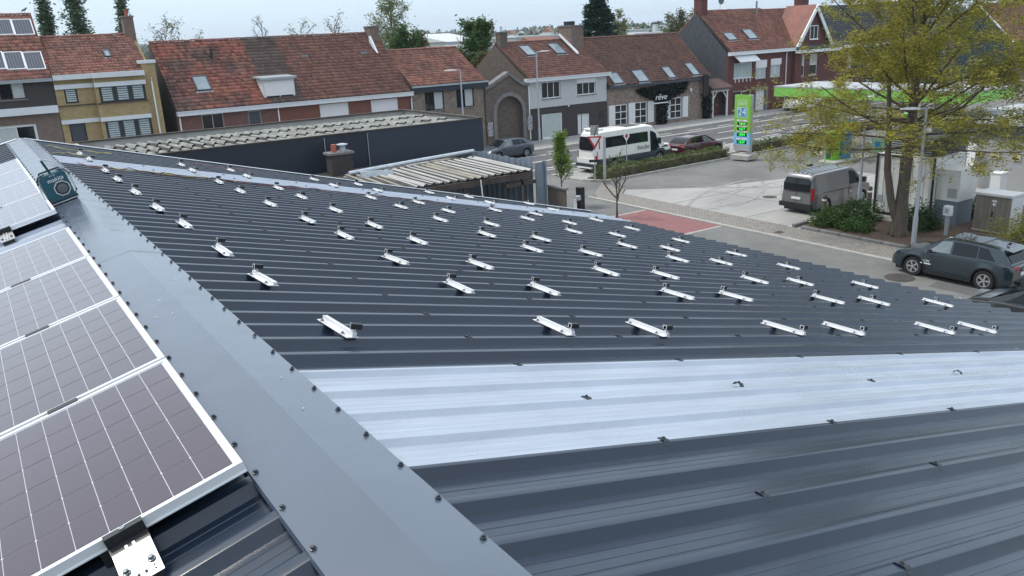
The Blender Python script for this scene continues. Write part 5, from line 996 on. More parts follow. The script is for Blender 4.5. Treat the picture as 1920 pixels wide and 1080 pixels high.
ed = tag(build(MB().box(33.2, 34.05, 20.2, 22.6, -.05, .16).box(36.7, 37.0, 17.6, 20, -.05, .14), 'bed_edging', 'concrete_plain'), kind='structure')
# ------------------------------------------------------------------ vehicles, local frame: x forward, y left, z up
def interp(tab, x): return float(np.interp(x, [t[0] for t in tab], [t[1] for t in tab]))
def smooth_tab(tab, x, w=.10): return (interp(tab, x - w) + 2 * interp(tab, x) + interp(tab, x + w)) / 4
def vehicle(name, label, loc, yaw, L, W, top, roof_t, wheels, wr, paint, glass='car_glass', sill=.26, belt_in=.06, roof_in=.20, wins=(), arch_m='black', front_glass=None, rear_glass=None, rim5=True, tail=None, head=None, plate=True, roof_m=None, wide=.24, group=None, cat='car', lower=None, noseround=.5, seed=0, bump_m=None):
    t = thing(name, label, cat, loc, (0, 0, yaw), group); hw = W / 2
    def halfw(x):
        u = abs(x) / (L / 2); return hw * (1 - .16 * max(0, (u - .80) / .20) ** 2.2)
    def bottom(x):
        z = sill + (.05 if abs(x) > L / 2 - .3 else 0)
        for wx in wheels:
            d = abs(x - wx)
            if d < wr + .07: z = max(z, wr + math.sqrt(max(0, (wr + .07) ** 2 - d * d)))
        return z
    xs = set(np.linspace(-L / 2, L / 2, 56).tolist())
    for wx in wheels: xs |= set((wx + (wr + .07) * np.cos(np.linspace(0, math.pi, 17))).tolist())
    xs = sorted(xs); rings = []
    for x in xs:
        zt = smooth_tab(top, x); zb = bottom(x); w_ = halfw(x); zm = max(zb + .02, sill + .30 * (zt - sill)); zs = sill + .72 * (zt - sill); zs = max(zs, zm + .02); zt2 = max(zt, zs + .05)
        half = [(w_ * .975, zb), (w_ * .995, (zb + zm) / 2), (w_, zm), (w_ * .985, zs), (w_ * .955, zt2 - .035), (w_ * .91, zt2 - .008), (w_ * .6, zt2 + .012), (0, zt2 + .02)]
        rings.append([(x, y, z) for y, z in half] + [(x, -y, z) for y, z in reversed(half[:-1])])
    mb = MB(); mb.loft(rings, closed=False)
    for e in (0, -1): mb.poly(rings[e])
    body_ = build(mb, 'body', paint, t, world=False, smooth=True)
    # underbody and wheel wells
    build(MB().box(-L / 2 + .12, L / 2 - .12, -hw + .22, hw - .22, sill - .13, sill + .32), 'underbody', 'black', t, world=False)
    ww = MB()
    for wx in wheels:
        for s in (-1, 1): ww.prism([(wx + (wr + .06) * math.cos(a), wr + (wr + .06) * math.sin(a)) for a in np.linspace(0, math.pi, 13)] + [(wx - wr - .06, sill), (wx + wr + .06, sill)], 'y', s * (hw - .30), s * (hw - .24))
    build(ww, 'wheel_well', 'black', t, world=False)
    for s in (-1, 1):
        for wx in wheels:
            ar = [(wx + (wr + r_) * math.cos(a), wr + (wr + r_) * math.sin(a)) for r_, rng in ((.125, np.linspace(-.15, math.pi + .15, 19)), (.065, np.linspace(math.pi + .15, -.15, 19))) for a in rng]
            build(MB().prism(ar, 'y', s * (hw * .965), s * (hw + .012)), 'arch_trim', arch_m, t, world=False)
    if lower: build(MB().box(wheels[1] + wr + .1, wheels[0] - wr - .1, -hw - .006, hw + .006, sill - .06, sill + lower), 'side_skirt', arch_m, t, world=False)
    # cabin
    cx = sorted(set(np.linspace(roof_t[0][0], roof_t[-1][0], 34).tolist()) | {q[0] for q in roof_t})
    def gh(x, u, s, off=0):
        zt = smooth_tab(top, x) - .01; zr = max(smooth_tab(roof_t, x, .05), zt + .003); k = (zr - zt); w0 = halfw(x) * .93 - belt_in * .4; w1 = w0 - roof_in * min(1, k / (max(q[1] for q in roof_t) - zt + 1e-6)); return Vector((x, s * (w0 + (w1 - w0) * u + off), zt + k * .93 * u + off * .25))
    rings = []
    for x in cx:
        zt = smooth_tab(top, x) - .01; zr = max(smooth_tab(roof_t, x, .05), zt + .003); r = [gh(x, u, 1) for u in (0, .33, .66, 1)]; yt = r[-1].y
        half = [tuple(p) for p in r] + [(x, yt * .86, zt + (zr - zt) * .985), (x, yt * .5, zr), (x, 0, zr + .004)]
        rings.append(half + [(p[0], -p[1], p[2]) for p in reversed(half[:-1])])
    mb = MB(); mb.loft(rings, closed=False)
    for e in (0, -1): mb.poly(rings[e])
    cab = build(mb, 'cabin', roof_m or paint, t, world=False, smooth=True)
    def side_win(xa0, xa1, xb0, xb1, u0, u1, s, m, nm='side_window'):
        """quad window: bottom edge xa0..xa1 at u0, top edge xb0..xb1 at u1"""
        mb = MB(); g = []; nx = 8
        for j in range(4):
            v = j / 3; u = u0 + (u1 - u0) * v; x0 = xa0 + (xb0 - xa0) * v; x1 = xa1 + (xb1 - xa1) * v; g.append([gh(x0 + (x1 - x0) * i / nx, u, s, .008) for i in range(nx + 1)])
        mb.loft(g, closed=False); build(mb, nm, m, cab, world=False, smooth=True)
    for q in wins:
        for s in (-1, 1): side_win(*q[:6], s, q[6] if len(q) > 6 else glass)
    def cross_win(xa, xb, m, nm, trim=.90, off=.012):
        mb = MB(); g = []; nrm = 1 if xa > 0 else -1
        for v in np.linspace(0.06, .94, 7):
            x = xa + (xb - xa) * v; zt = smooth_tab(top, x) - .01; zr = max(smooth_tab(roof_t, x, .05), zt + .003); yt = gh(x, 1, 1).y * trim; g.append([(x + nrm * off, y * yt, (zt + (zr - zt) * (.985 - .0 * abs(y)) if abs(y) > .8 else zr + .002) + off) for y in (-1, -.6, -.2, .2, .6, 1)])
        mb.loft(g, closed=False); build(mb, nm, m, cab, world=False, smooth=True)
    if front_glass: cross_win(*front_glass, glass, 'windscreen')
    if rear_glass: cross_win(*rear_glass, glass, 'rear_window')
    # wheels
    ty_ = MB().lathe([(wr * .64, -wide / 2 + .01), (wr * .93, -wide / 2), (wr, -wide / 2 + .035), (wr, wide / 2 - .035), (wr * .93, wide / 2), (wr * .64, wide / 2 - .01)], axis='y', n=28).mesh('tyre', 'tyre', smooth=True)
    rm = MB().lathe([(wr * .65, wide / 2 - .012), (wr * .65, wide / 2 + .004), (wr * .58, wide / 2 + .004), (wr * .56, wide / 2 - .05)], axis='y', n=28)
    for k in range(5):
        for dlt in (-.13, .13):
            a = 2 * math.pi * k / 5 + .3 + dlt; a0 = 2 * math.pi * k / 5 + .3 + dlt * .3; c_, s_ = math.cos(a), math.sin(a); p0 = Vector((math.cos(a0) * wr * .1, wide / 2 - .005, math.sin(a0) * wr * .1)); p1 = Vector((c_ * wr * .6, wide / 2 + .002, s_ * wr * .6)); n_ = Vector((-s_, 0, c_)) * wr * .045
            rm.loft([[p0 + n_, p0 - n_, p0 - n_ - Vector((0, .03, 0)), p0 + n_ - Vector((0, .03, 0))], [p1 + n_, p1 - n_, p1 - n_ - Vector((0, .03, 0)), p1 + n_ - Vector((0, .03, 0))]], True, True)
    rm.lathe([(wr * .16, wide / 2 - .02), (wr * .14, wide / 2 + .012)], axis='y', n=12); rim_me = rm.mesh('rim', 'rim'); hb = MB().lathe([(wr * .63, wide / 2 - .06), (wr * .63, wide / 2 - .05)], axis='y', n=20).mesh('rim_back', 'black')
    for wx in wheels:
        for s in (-1, 1):
            w_ = link(ty_, 'wheel', t, (wx, s * (hw - wide / 2 - .005), wr), (0, RNG.uniform(0, 6), 0 if s > 0 else math.pi)); link(rim_me, 'rim', w_); link(hb, 'rim_back', w_)
    def endplate(x, y0, y1, z0, z1, m, nm, d=.012, wrap=0.0):
        s = 1 if x > 0 else -1; mb = MB(); xo = x + s * d
        for sy in (-1, 1) if y0 > 0 else (1,):
            if wrap: mb.loft([[(xo, sy * y0, z0), (xo, sy * y0, z1)], [(xo - s * .03, sy * (y0 + y1) / 2, z0), (xo - s * .03, sy * (y0 + y1) / 2, z1)], [(x - s * wrap, sy * (y1 + .012), z0 + .04), (x - s * wrap, sy * (y1 + .012), z1 - .02)]], closed=False)
            else: mb.box(min(x - s * .03, xo), max(x - s * .03, xo), sy * y0 if sy > 0 else -y1, sy * y1 if sy > 0 else -y0, z0, z1)
            build(mb, nm, m, t, world=False); mb = MB()
    if tail: endplate(-L / 2, *tail[:4], 'tail', 'tail_lamp', wrap=tail[4])
    if head: endplate(L / 2, *head[:4], 'headlamp', 'headlamp', wrap=head[4])
    if plate: build(MB().box(-L / 2 - .028, -L / 2 - .005, -.26, .26, plate, plate + .12), 'number_plate', 'plate', t, world=False)
    return t, gh, halfw
# dark green-grey SUV on the side street, nose towards +Y
top = [(-2.24, .88), (-2.18, 1.0), (-1.6, 1.06), (.9, 1.02), (1.2, 1.01), (1.9, .93), (2.1, .84), (2.24, .62)]
rf = [(-2.16, 1.0), (-1.95, 1.33), (-1.72, 1.52), (-1.0, 1.60), (0, 1.61), (.35, 1.56), (1.25, 1.0)]
suv, gh, hw_ = vehicle('suv', 'dark green grey suv parked on the side street at the right', (27.55, 14.77, 0), R(90.5), 4.48, 1.86, top, rf, (1.32, -1.34), .365, 'car_suv', wins=((.92, .0, .38, .0, .10, .90, 'car_glass_pale'), (-.07, -.95, -.07, -.93, .10, .90), (-1.0, -1.62, -.98, -1.28, .12, .86)), front_glass=(1.2, .38), rear_glass=(-2.13, -1.80), tail=(.42, .86, .80, .98, .34), head=(.45, .85, .66, .80, .30), plate=.62, lower=.10)
suv.scale = (.94, .94, .94)
for s in (-1, 1):
    build(MB().tube([(.35, s * .56, 1.60), (-.3, s * .585, 1.655), (-1.6, s * .56, 1.58)], .018, 6), 'roof_rail', 'black', suv, world=False); build(MB().loft([[(.78, s * .90, 1.02), (.62, s * .90, 1.02), (.62, s * .90, 1.14), (.78, s * .90, 1.12)], [(.74, s * 1.06, 1.03), (.60, s * 1.08, 1.04), (.60, s * 1.08, 1.17), (.72, s * 1.06, 1.14)]], True, True), 'mirror', 'black', suv, world=False)
    build(MB().box(-2.36, -2.2, s * .2 - .2, s * .2 + .2, .30, .42), 'bumper_insert', 'black', suv, world=False)
build(MB().bevbox(-1.0, .25, -.50, .50, 1.60, 1.622, .01), 'glass_roof', 'car_glass', suv, world=False); build(MB().loft([[(-1.55, -.02, 1.56), (-1.55, .02, 1.56), (-1.7, .012, 1.56), (-1.7, -.012, 1.56)], [(-1.66, -.008, 1.66), (-1.66, .008, 1.66), (-1.7, .008, 1.66), (-1.7, -.008, 1.66)]], True, True), 'antenna_fin', 'black', suv, world=False)
build(MB().prism([(-1.78, 1.52), (-2.06, 1.47), (-2.06, 1.44), (-1.76, 1.44)], 'y', -.56, .56), 'spoiler', 'car_suv', suv, world=False)
build(MB().box(.62, 1.02, .928, .935, .56, .60), 'door_logo', 'sign_white', suv, world=False); text('door_text', 'LCPS', .14, 'sign_white', suv, frame_m((.82, .938, .67), (-1, 0, 0), (0, 0, 1)), .002)
build(MB().tube([(-2.25, .08, .80), (-2.25, -.08, .80)], .03, 8), 'emblem', 'silver', suv, world=False)
# wine red hatchback in the parking lane
top = [(-2.15, .80), (-2.1, .92), (-1.5, .98), (.8, .95), (1.1, .93), (1.8, .84), (2.05, .72), (2.15, .55)]; rf = [(-2.02, .94), (-1.75, 1.20), (-1.35, 1.40), (-.6, 1.47), (0, 1.47), (.35, 1.42), (1.3, .93)]
vehicle('hatchback', 'wine red hatchback parked in front of the small bus', (43.1, 42.75, .008), R(3), 4.3, 1.8, top, rf, (1.33, -1.28), .32, 'car_wine', wins=((.9, -.02, .36, -.02, .1, .88, 'car_glass_pale'), (-.1, -.85, -.1, -.8, .1, .88), (-.9, -1.4, -.85, -1.1, .15, .8)), front_glass=(1.24, .40), rear_glass=(-2.0, -1.42), tail=(.38, .84, .78, .94, .38), head=(.45, .82, .60, .74, .4), plate=.55, arch_m='car_wine')
# grey car at the far kerb
vehicle('parked_car', 'blue grey hatchback parked across the road beyond the shed', (33.3, 52.75, .0), R(183), 4.2, 1.78, top, rf, (1.33, -1.28), .32, 'car_grey', wins=((.9, -.02, .36, -.02, .1, .88, 'car_glass_pale'), (-.1, -.85, -.1, -.8, .1, .88), (-.9, -1.4, -.85, -1.1, .15, .8)), front_glass=(1.24, .40), rear_glass=(-2.0, -1.42), tail=(.38, .84, .78, .94, .38), head=(.45, .82, .60, .74, .4), plate=.55, arch_m='car_grey')
# black car at the right edge of the picture, close under the eave
P = gz(1862, 562, .93) - np.array([-.75, 1.2, .93])
vehicle('black_car', 'black car cut off at the right edge below the roof eave', (float(P[0]), float(P[1]), 0), R(90), 4.5, 1.82, top, [(q[0], q[1] + .02) for q in rf], (1.33, -1.28), .33, 'car_black', wins=((.9, -.02, .36, -.02, .1, .88), (-.1, -.85, -.1, -.8, .1, .88)), front_glass=(1.24, .40), rear_glass=(-2.0, -1.42), tail=(.38, .84, .78, .94, .38), head=(.45, .82, .60, .74, .4), plate=.55)
# grey panel van on the forecourt
top = [(-2.48, 1.0), (-2.42, 1.06), (1.0, 1.06), (1.45, 1.08), (2.0, 1.02), (2.3, .92), (2.48, .62)]; rf = [(-2.44, 1.02), (-2.38, 1.55), (-2.25, 1.86), (-2.0, 1.93), (.6, 1.94), (.95, 1.86), (1.9, 1.06)]
van, gh, hw_ = vehicle('panel_van', 'grey panel van parked on the concrete forecourt seen from behind', (34.6, 25.45, .012), R(2), 4.96, 1.92, top, rf, (1.55, -1.42), .33, 'van_grey', wins=((1.62, .55, 1.05, .52, .08, .86),), front_glass=(1.85, .98), rear_glass=(-2.44, -2.34), tail=(.84, .93, .72, 1.30, .10), head=(.5, .88, .72, .92, .42), plate=.70, roof_in=.16, belt_in=.0, arch_m='van_grey', lower=.16)
build(MB().box(-2.56, -2.4, -.9, .9, .30, .52), 'rear_bumper', 'black', van, world=False); build(MB().box(-2.50, -2.475, -.006, .006, .55, 1.75), 'door_gap', 'black', van, world=False); build(MB().loft([[(-2.505, -.72, 1.10), (-2.505, .72, 1.10)], [(-2.49, -.72, 1.45), (-2.49, .72, 1.45)], [(-2.385, -.64, 1.72), (-2.385, .64, 1.72)]], closed=False), 'rear_glass', 'car_glass', van, world=False)
for y in (-.5, -.25, 0, .25, .5): build(MB().box(-2.1, .5, y - .03, y + .03, 1.925, 1.955), 'roof_rib', 'van_grey', van, world=False)
for s in (-1, 1): build(MB().box(1.45, 1.62, s * 1.0 - .1, s * 1.0 + .1, 1.12, 1.36), 'mirror', 'black', van, world=False); build(MB().box(-1.7, .35, s * .965 - .008, s * .965 + .008, .98, 1.01), 'rub_strip', 'black', van, world=False); build(MB().box(.38, .39, s * .955 - .01, s * .955 + .01, .40, 1.85), 'door_gap', 'black', van, world=False)
# small white bus in the parking lane
top = [(-3.5, .86), (-3.45, .90), (1.9, .90), (2.3, 1.0), (2.9, 1.22), (3.2, 1.12), (3.4, .95), (3.5, .65)]; rf = [(-3.47, .92), (-3.42, 1.9), (-3.3, 2.55), (-3.0, 2.70), (1.2, 2.72), (1.7, 2.62), (2.1, 2.3), (2.75, 1.25)]
bus, gh, hw_ = vehicle('minibus', 'small white bus with dark lower sides parked behind the hedge', (36.55, 42.85, .008), R(2.4), 7.0, 2.0, top, rf, (2.25, -1.95), .38, 'bus_dark', roof_m='bus_white', wins=((1.25, -3.15, 1.25, -3.15, .40, .80), (2.45, 1.45, 2.0, 1.45, -.30, .82)), front_glass=(2.7, 1.8), tail=(.86, .97, .75, 1.45, .12), head=(.55, .92, .82, 1.05, .35), plate=.52, roof_in=.10, belt_in=0, arch_m='bus_dark', cat='bus')
for s in (-1, 1): build(MB().box(2.0, 2.18, s * 1.12 - .1, s * 1.12 + .1, 1.35, 1.75), 'mirror', 'black', bus, world=False); build(MB().prism([(2.0, 1.02), (3.25, 1.05), (3.3, .85), (2.85, .80), (2.6, 1.0)], 'y', s * .955, s * 1.012), 'bonnet_side', 'bus_white', bus, world=False)
build(MB().box(-3.53, -3.44, -.93, .93, .60, .93), 'rear_panel', 'bus_white', bus, world=False)
build(MB().bevbox(1.9, 3.35, -.9, .9, 1.0, 1.24, .06), 'bonnet', 'bus_white', bus, world=False)
build(MB().loft([[(-3.50, -.70, 1.45), (-3.50, .70, 1.45)], [(-3.47, -.74, 1.95), (-3.47, .74, 1.95)], [(-3.395, -.70, 2.3), (-3.395, .70, 2.3)]], closed=False), 'rear_window', 'car_glass', bus, world=False)
build(MB().bevbox(-3.2, -2.5, -.6, .6, 2.70, 2.82, .04), 'aircon', 'bus_white', bus, world=False); build(MB().bevbox(-.6, .7, -.65, .65, 2.712, 2.735, .01), 'roof_hatch', 'frame_brown', bus, world=False); build(MB().bevbox(1.0, 1.45, -.3, .3, 2.715, 2.75, .01), 'roof_vent', 'black', bus, world=False)
text('side_text', 'bus.be', .42, 'black', bus, frame_m((.72, -.998, 1.28), (1, 0, 0), (0, 0, 1)), .003)
build(MB().box(-3.62, -3.48, -.95, .95, .38, .60), 'rear_bumper', 'bus_dark', bus, world=False); build(MB().box(-3.72, -3.55, -.7, .7, .30, .38), 'rear_step', 'lamp_white', bus, world=False)
# white van behind the station canopy, at the far kerb
top = [(-2.48, 1.0), (-2.42, 1.06), (1.0, 1.06), (1.45, 1.08), (2.0, 1.02), (2.3, .92), (2.48, .62)]; rf = [(-2.44, 1.02), (-2.38, 1.55), (-2.25, 1.86), (-2.0, 1.93), (.6, 1.94), (.95, 1.86), (1.9, 1.06)]
vehicle('white_van', 'white van at the far kerb half hidden by the green canopy', (72.0, 55.8, .12), R(184), 4.96, 1.92, top, rf, (1.55, -1.42), .33, 'bus_white', wins=((1.62, .55, 1.05, .52, .08, .86),), front_glass=(1.85, .98), tail=(.84, .93, .72, 1.30, .10), head=(.5, .88, .72, .92, .42), plate=.70, roof_in=.16, belt_in=.0, arch_m='black')
# ------------------------------------------------------------------ vegetation
def leaves(P, D, size, n_per, spread, droop, m, name, parent, g, aspect=.5, world=False, flat=.35):
    """small leaf faces scattered round points P along directions D"""
    P = np.repeat(np.asarray(P), n_per, 0); D = np.repeat(np.asarray(D), n_per, 0); n = len(P)
    C = P + g.normal(0, 1, (n, 3)) * np.array(spread) + D * g.uniform(-.6, .6, (n, 1)) * np.linalg.norm(spread)
    C[:, 2] -= np.abs(g.normal(0, droop, n))
    a = g.normal(0, 1, (n, 3)); a[:, 2] *= flat; a /= np.linalg.norm(a, axis=1)[:, None]; b = np.cross(a, g.normal(0, 1, (n, 3))); b /= np.linalg.norm(b, axis=1)[:, None]
    s = size * g.uniform(.6, 1.35, n)[:, None]; A = a * s * .5; B = b * s * .5 * aspect
    V = np.stack([C - A, C - B * .9 + A * .1, C + A, C + B * .9 + A * .1], 1).reshape(-1, 3); F = np.arange(n * 4).reshape(-1, 4)
    o = npmesh(name, V, F, m, parent, world=world); return o
def grow(g, base, H, r0, n1, len1, el1, n2=7, n3=5, lean=(0, 0), z0=.25, z1=.95, forks=(), up=.25, l2=.45, l3=.4, fullness=1.0, taper=.25, cone=0.0, limb_r=.55):
    """skeleton: returns trunk tubes, limb tubes, twig tips and directions"""
    tr = [(np.array([lean[0] * t + g.normal(0, .012) * H * t * .3, lean[1] * t + g.normal(0, .012) * H * t * .3, H * t]), r0 * (1 - (1 - taper * .3) * t ** .9) * (1.25 if t == 0 else 1)) for t in np.linspace(0, 1, 9)]
    limbs = []; tips = []; dirs = []
    for k in range(n1):
        t = z0 + (z1 - z0) * ((k + g.uniform(0, .8)) / n1); i = t * 8; i0 = min(int(i), 7); p = tr[i0][0] * (1 - (i - i0)) + tr[i0 + 1][0] * (i - i0); r = r0 * (1 - t) * limb_r + r0 * .05
        az = k * 2.39996 + g.normal(0, .35); el = R(el1[0] + (el1[1] - el1[0]) * t + g.normal(0, 8)); L1 = len1 * ((1 - .55 * max(0, t - .35) / .65) if not cone else max(.06, 1 - cone * t)) * g.uniform(.75, 1.15); d = np.array([math.cos(az) * math.cos(el), math.sin(az) * math.cos(el), math.sin(el)])
        path = [p]; dd = d.copy(); q = p.copy()
        for s_ in range(5): dd = dd + np.array([g.normal(0, .10), g.normal(0, .10), up * .12 + g.normal(0, .07)]); dd /= np.linalg.norm(dd); q = q + dd * L1 / 5; path.append(q.copy())
        limbs.append((path, [r * (1 - .85 * j / 5) + .006 for j in range(6)]))
        for a in range(n2):
            u = .25 + .75 * (a + g.uniform(0, .9)) / n2; j = min(int(u * 5), 4); sp = path[j] + (path[j + 1] - path[j]) * (u * 5 - j); base_d = path[j + 1] - path[j]; base_d /= np.linalg.norm(base_d)
            sd_ = base_d + g.normal(0, .75, 3) * np.array([1, 1, .55]); sd_ /= np.linalg.norm(sd_); L2 = L1 * l2 * g.uniform(.5, 1.1) * (1.15 - .5 * u); e = sp + sd_ * L2 + np.array([0, 0, up * .1 * L2]); mid = (sp + e) / 2 + g.normal(0, .05, 3) * L2
            limbs.append(([sp, mid, e], [max(.008, r * .30 * (1 - .6 * u)), .007, .004]))
            for b in range(n3):
                v = .3 + .7 * (b + g.uniform(0, .9)) / n3; s3 = sp + (e - sp) * v; d3 = sd_ + g.normal(0, .8, 3) * np.array([1, 1, .5]); d3 /= np.linalg.norm(d3); e3 = s3 + d3 * L2 * l3 * g.uniform(.5, 1.2); limbs.append(([s3, e3], [.006, .003])); tips.append((s3 + e3) / 2 + (e3 - s3) * .25); dirs.append(d3); tips.append(e3); dirs.append(d3)
    return tr, limbs, np.array(tips), np.array(dirs)
def tree(name, label, loc, H, r0, n1, len1, el1, leafm, lsize, lper, spread, droop=.05, seed=1, bark='limb_bark', group=None, leaf=True, extra=None, aspect=.5, tw=1, keep=1.0, **kw):
    g = np.random.default_rng(seed); t = thing(name, label, 'tree', loc, group=group); tr, limbs, tips, dirs = grow(g, (0, 0, 0), H, r0, n1, len1, el1, **kw)
    build(MB().tube([p for p, _ in tr], [r for _, r in tr], 12), 'trunk', bark if bark != 'limb_bark' else 'trunk_bark', t, world=False, smooth=True)
    mb = MB()
    for path, rr in limbs: mb.tube(path, [r * tw for r in rr], 5 if rr[0] > .02 else 3, cap=False)
    me = mb.mesh('limbs', 'limb_bark', smooth=True); link(me, 'limbs', t)['kind'] = 'stuff'
    if leaf and keep < 1: sel = g.uniform(0, 1, len(tips)) < keep; tips, dirs = tips[sel], dirs[sel]
    if leaf: leaves(tips, dirs, lsize, lper, spread, droop, leafm, 'crown', t, g, aspect)['kind'] = 'stuff'
    return t
# the big tree by the side street
P = gz(1684, 441, .09)
bt = tree('big_tree', 'large spring tree with golden green leaves beside the side street', P, 12.8, .28, 42, 5.6, (6, 54), 'leaf_gold', .125, 24, (.13, .13, .075), .09, seed=21, bark='trunk_bark', n2=10, n3=7, z0=.28, z1=.98, lean=(.7, .1), up=.55, l2=.42, l3=.5, aspect=.38, taper=.6, limb_r=.27, keep=.74)
g = np.random.default_rng(22); tr_, lm_, tp_, dr_ = grow(g, (0, 0, 0), 12.8, .28, 16, 5.0, (-4, 16), n2=9, n3=6, z0=.27, z1=.42, lean=(.7, .1), up=-.02, l2=.46, l3=.5, limb_r=.17)
mb = MB()
for path, rr in lm_: mb.tube(path, rr, 5 if rr[0] > .02 else 3, cap=False)
link(mb.mesh('low_limbs', 'limb_bark', smooth=True), 'low_limbs', bt)['kind'] = 'stuff'
sel = g.uniform(0, 1, len(tp_)) < .7; leaves(tp_[sel], dr_[sel], .125, 18, (.13, .13, .06), .09, 'leaf_gold', 'low_foliage', bt, g, .38)['kind'] = 'stuff'
# second stem leaning left of the main trunk, root flare
mb = MB().tube([(-.10, .14, .75), (-.24, .32, 1.5), (-.40, .50, 2.8), (-.35, .62, 4.5), (-.2, .9, 6.5)], [.17, .16, .14, .11, .07], 10); build(mb, 'second_stem', 'trunk_bark', bt, world=False, smooth=True)
mb = MB()
for k in range(7):
    a = k * .9 + .2; mb.tube([(math.cos(a) * .20, math.sin(a) * .20, .55), (math.cos(a) * .29, math.sin(a) * .29, .18), (math.cos(a) * .46, math.sin(a) * .46, -.03)], [.07, .09, .05], 6)
build(mb, 'root_flare', 'trunk_bark', bt, world=False, smooth=True)
# young street trees
P = gz(1054, 386); tree('young_tree', 'young tree with fresh green leaves beside the plank fence', P, 3.7, .05, 14, 1.15, (55, 75), 'leaf_spring', .13, 8, (.10, .10, .10), .0, seed=5, n2=5, n3=3, z0=.3, up=.8, l2=.4, aspect=.5)
P = gz(1157, 409); tree('young_tree', 'thin nearly bare young tree beside the red ramp', P, 2.9, .055, 11, 1.5, (48, 70), 'leaf_spring', .085, 2, (.06, .06, .06), .0, seed=6, n2=4, n3=2, z0=.25, up=.9, l2=.4, tw=1.6)
# hedges on the island
def hedge(name, label, x0, x1, y0, y1, h_, lm, seed, size=.11, dens=260, group=None, core='leaf_dark'):
    g = np.random.default_rng(seed); xc = (x0 + x1) / 2; t = thing(name, label, 'hedge', (xc, ty((y0 + y1) / 2, xc), .1), (0, 0, math.atan(TILT)), group); Lx, Ly = (x1 - x0) / 2, (y1 - y0) / 2
    n = int((x1 - x0) * dens); u = g.uniform(-1, 1, n); face = g.uniform(0, 1, n); P = np.zeros((n, 3)); P[:, 0] = u * Lx; top_ = face < .45
    P[:, 1] = np.where(top_, g.uniform(-1, 1, n) * Ly, np.where(face < .8, -Ly, Ly)) + g.normal(0, .05, n); P[:, 2] = np.where(top_, h_, g.uniform(0.03, 1, n) * h_) + g.normal(0, .05, n) + .06 * np.sin(P[:, 0] * 3.3 + seed) * (P[:, 2] >= 0)
    ends = g.uniform(0, 1, n) < .04; P[ends, 0] = np.sign(u[ends]) * Lx
    leaves(P, np.zeros((n, 3)) + np.array([0, 0, 1.]), size, 2, (.05, .05, .04), 0, lm, 'foliage', t, g, .6)['kind'] = 'stuff'
    c = MB(); k = 12; c.loft([[(-Lx + .08 + (2 * Lx - .16) * i / k, -Ly + .09 + .02 * math.sin(i * 2.1), 0), (-Lx + .08 + (2 * Lx - .16) * i / k, -Ly + .09, h_ - .13 + .03 * math.sin(i * 1.7)), (-Lx + .08 + (2 * Lx - .16) * i / k, Ly - .09, h_ - .13 + .03 * math.sin(i * 1.3)), (-Lx + .08 + (2 * Lx - .16) * i / k, Ly - .09, 0)] for i in range(k + 1)], True, True); build(c, 'branches', 'twig', t, world=False)
    return t
hedge('hedge', 'low clipped hedge between the small bus and the totem', 32.0, 43.2, 39.6, 40.5, .62, 'leaf_hedge', 31, group='clipped hedges on the island'); hedge('hedge', 'low clipped hedge to the right of the totem', 45.3, 66, 39.6, 40.5, .62, 'leaf_shrub', 32, dens=150, group='clipped hedges on the island')
def shrub(label, loc, rx, ry, rz, lm, seed, n=900, size=.13, name='shrub', group=None, cat='shrub'):
    g = np.random.default_rng(seed); t = thing(name, label, cat, loc, group=group); v = g.normal(0, 1, (n, 3)); v /= np.linalg.norm(v, axis=1)[:, None]; v[:, 2] = np.abs(v[:, 2]); rad = g.uniform(.72, 1.05, n)[:, None] * (1 + .16 * np.sin(v[:, :1] * 7 + seed) + .12 * np.sin(v[:, 1:2] * 9)); P = v * rad * np.array([rx, ry, rz])
    leaves(P, v, size, 2, (.07, .07, .06), .02, lm, 'foliage', t, g, .4)['kind'] = 'stuff'
    mb = MB()
    for k in range(26): d = v[k * 7 % n]; mb.tube([(0, 0, 0), (d[0] * rx * .5, d[1] * ry * .5, d[2] * rz * .45 + .05), (d[0] * rx * .85, d[1] * ry * .85, d[2] * rz * .85)], [.03, .02, .008], 4, cap=False)
    build(mb, 'stems', 'twig', t, world=False); return t
shrub('spreading green shrub at the bed corner behind the van', (31.0, 22.6, .09), 1.0, .75, .75, 'leaf_shrub', 41, 1300); shrub('spreading green shrub next to the lamp at the bed', (32.6, 22.3, .09), 1.1, .9, .9, 'leaf_shrub', 42, 1400); shrub('low green shrub left of the big trunk', (30.9, 21.2, .09), .75, .8, .5, 'leaf_shrub', 43, 900)
shrub('round dark green shrub to the right of the big trunk', (33.0, 19.6, .09), .95, .85, 1.0, 'leaf_dark', 44, 1500); shrub('small dark shrub beside the utility cabinet', (36.6, 19.0, .09), .6, .6, .85, 'leaf_dark', 45, 800)
shrub('yellow variegated bush behind the dark suv', (32.9, 14.9, .09), 1.35, 1.5, 1.25, 'leaf_yellow', 46, 2000, .12); shrub('green bush to the right of the utility cabinet', (36.6, 15.2, .09), 1.5, 1.2, 1.7, 'leaf_green', 47, 1700)
shrub('dark bush at the hedge end near the totem', (31.9, 39.95, .1), .45, .5, .75, 'leaf_hedge', 48, 500, .10)
g = np.random.default_rng(50); n = 2600; P = np.stack([g.uniform(35.8, 38.9, n), g.uniform(FY - 1.15, FY - .25, n), np.abs(g.normal(.2, .12, n))], 1); o = tag(leaves(P, np.zeros((n, 3)), .14, 1, (.05, .05, .05), 0, 'leaf_green', 'ground_cover', None, g), 'green ground cover at the foot of the brick gateway', kind='stuff')
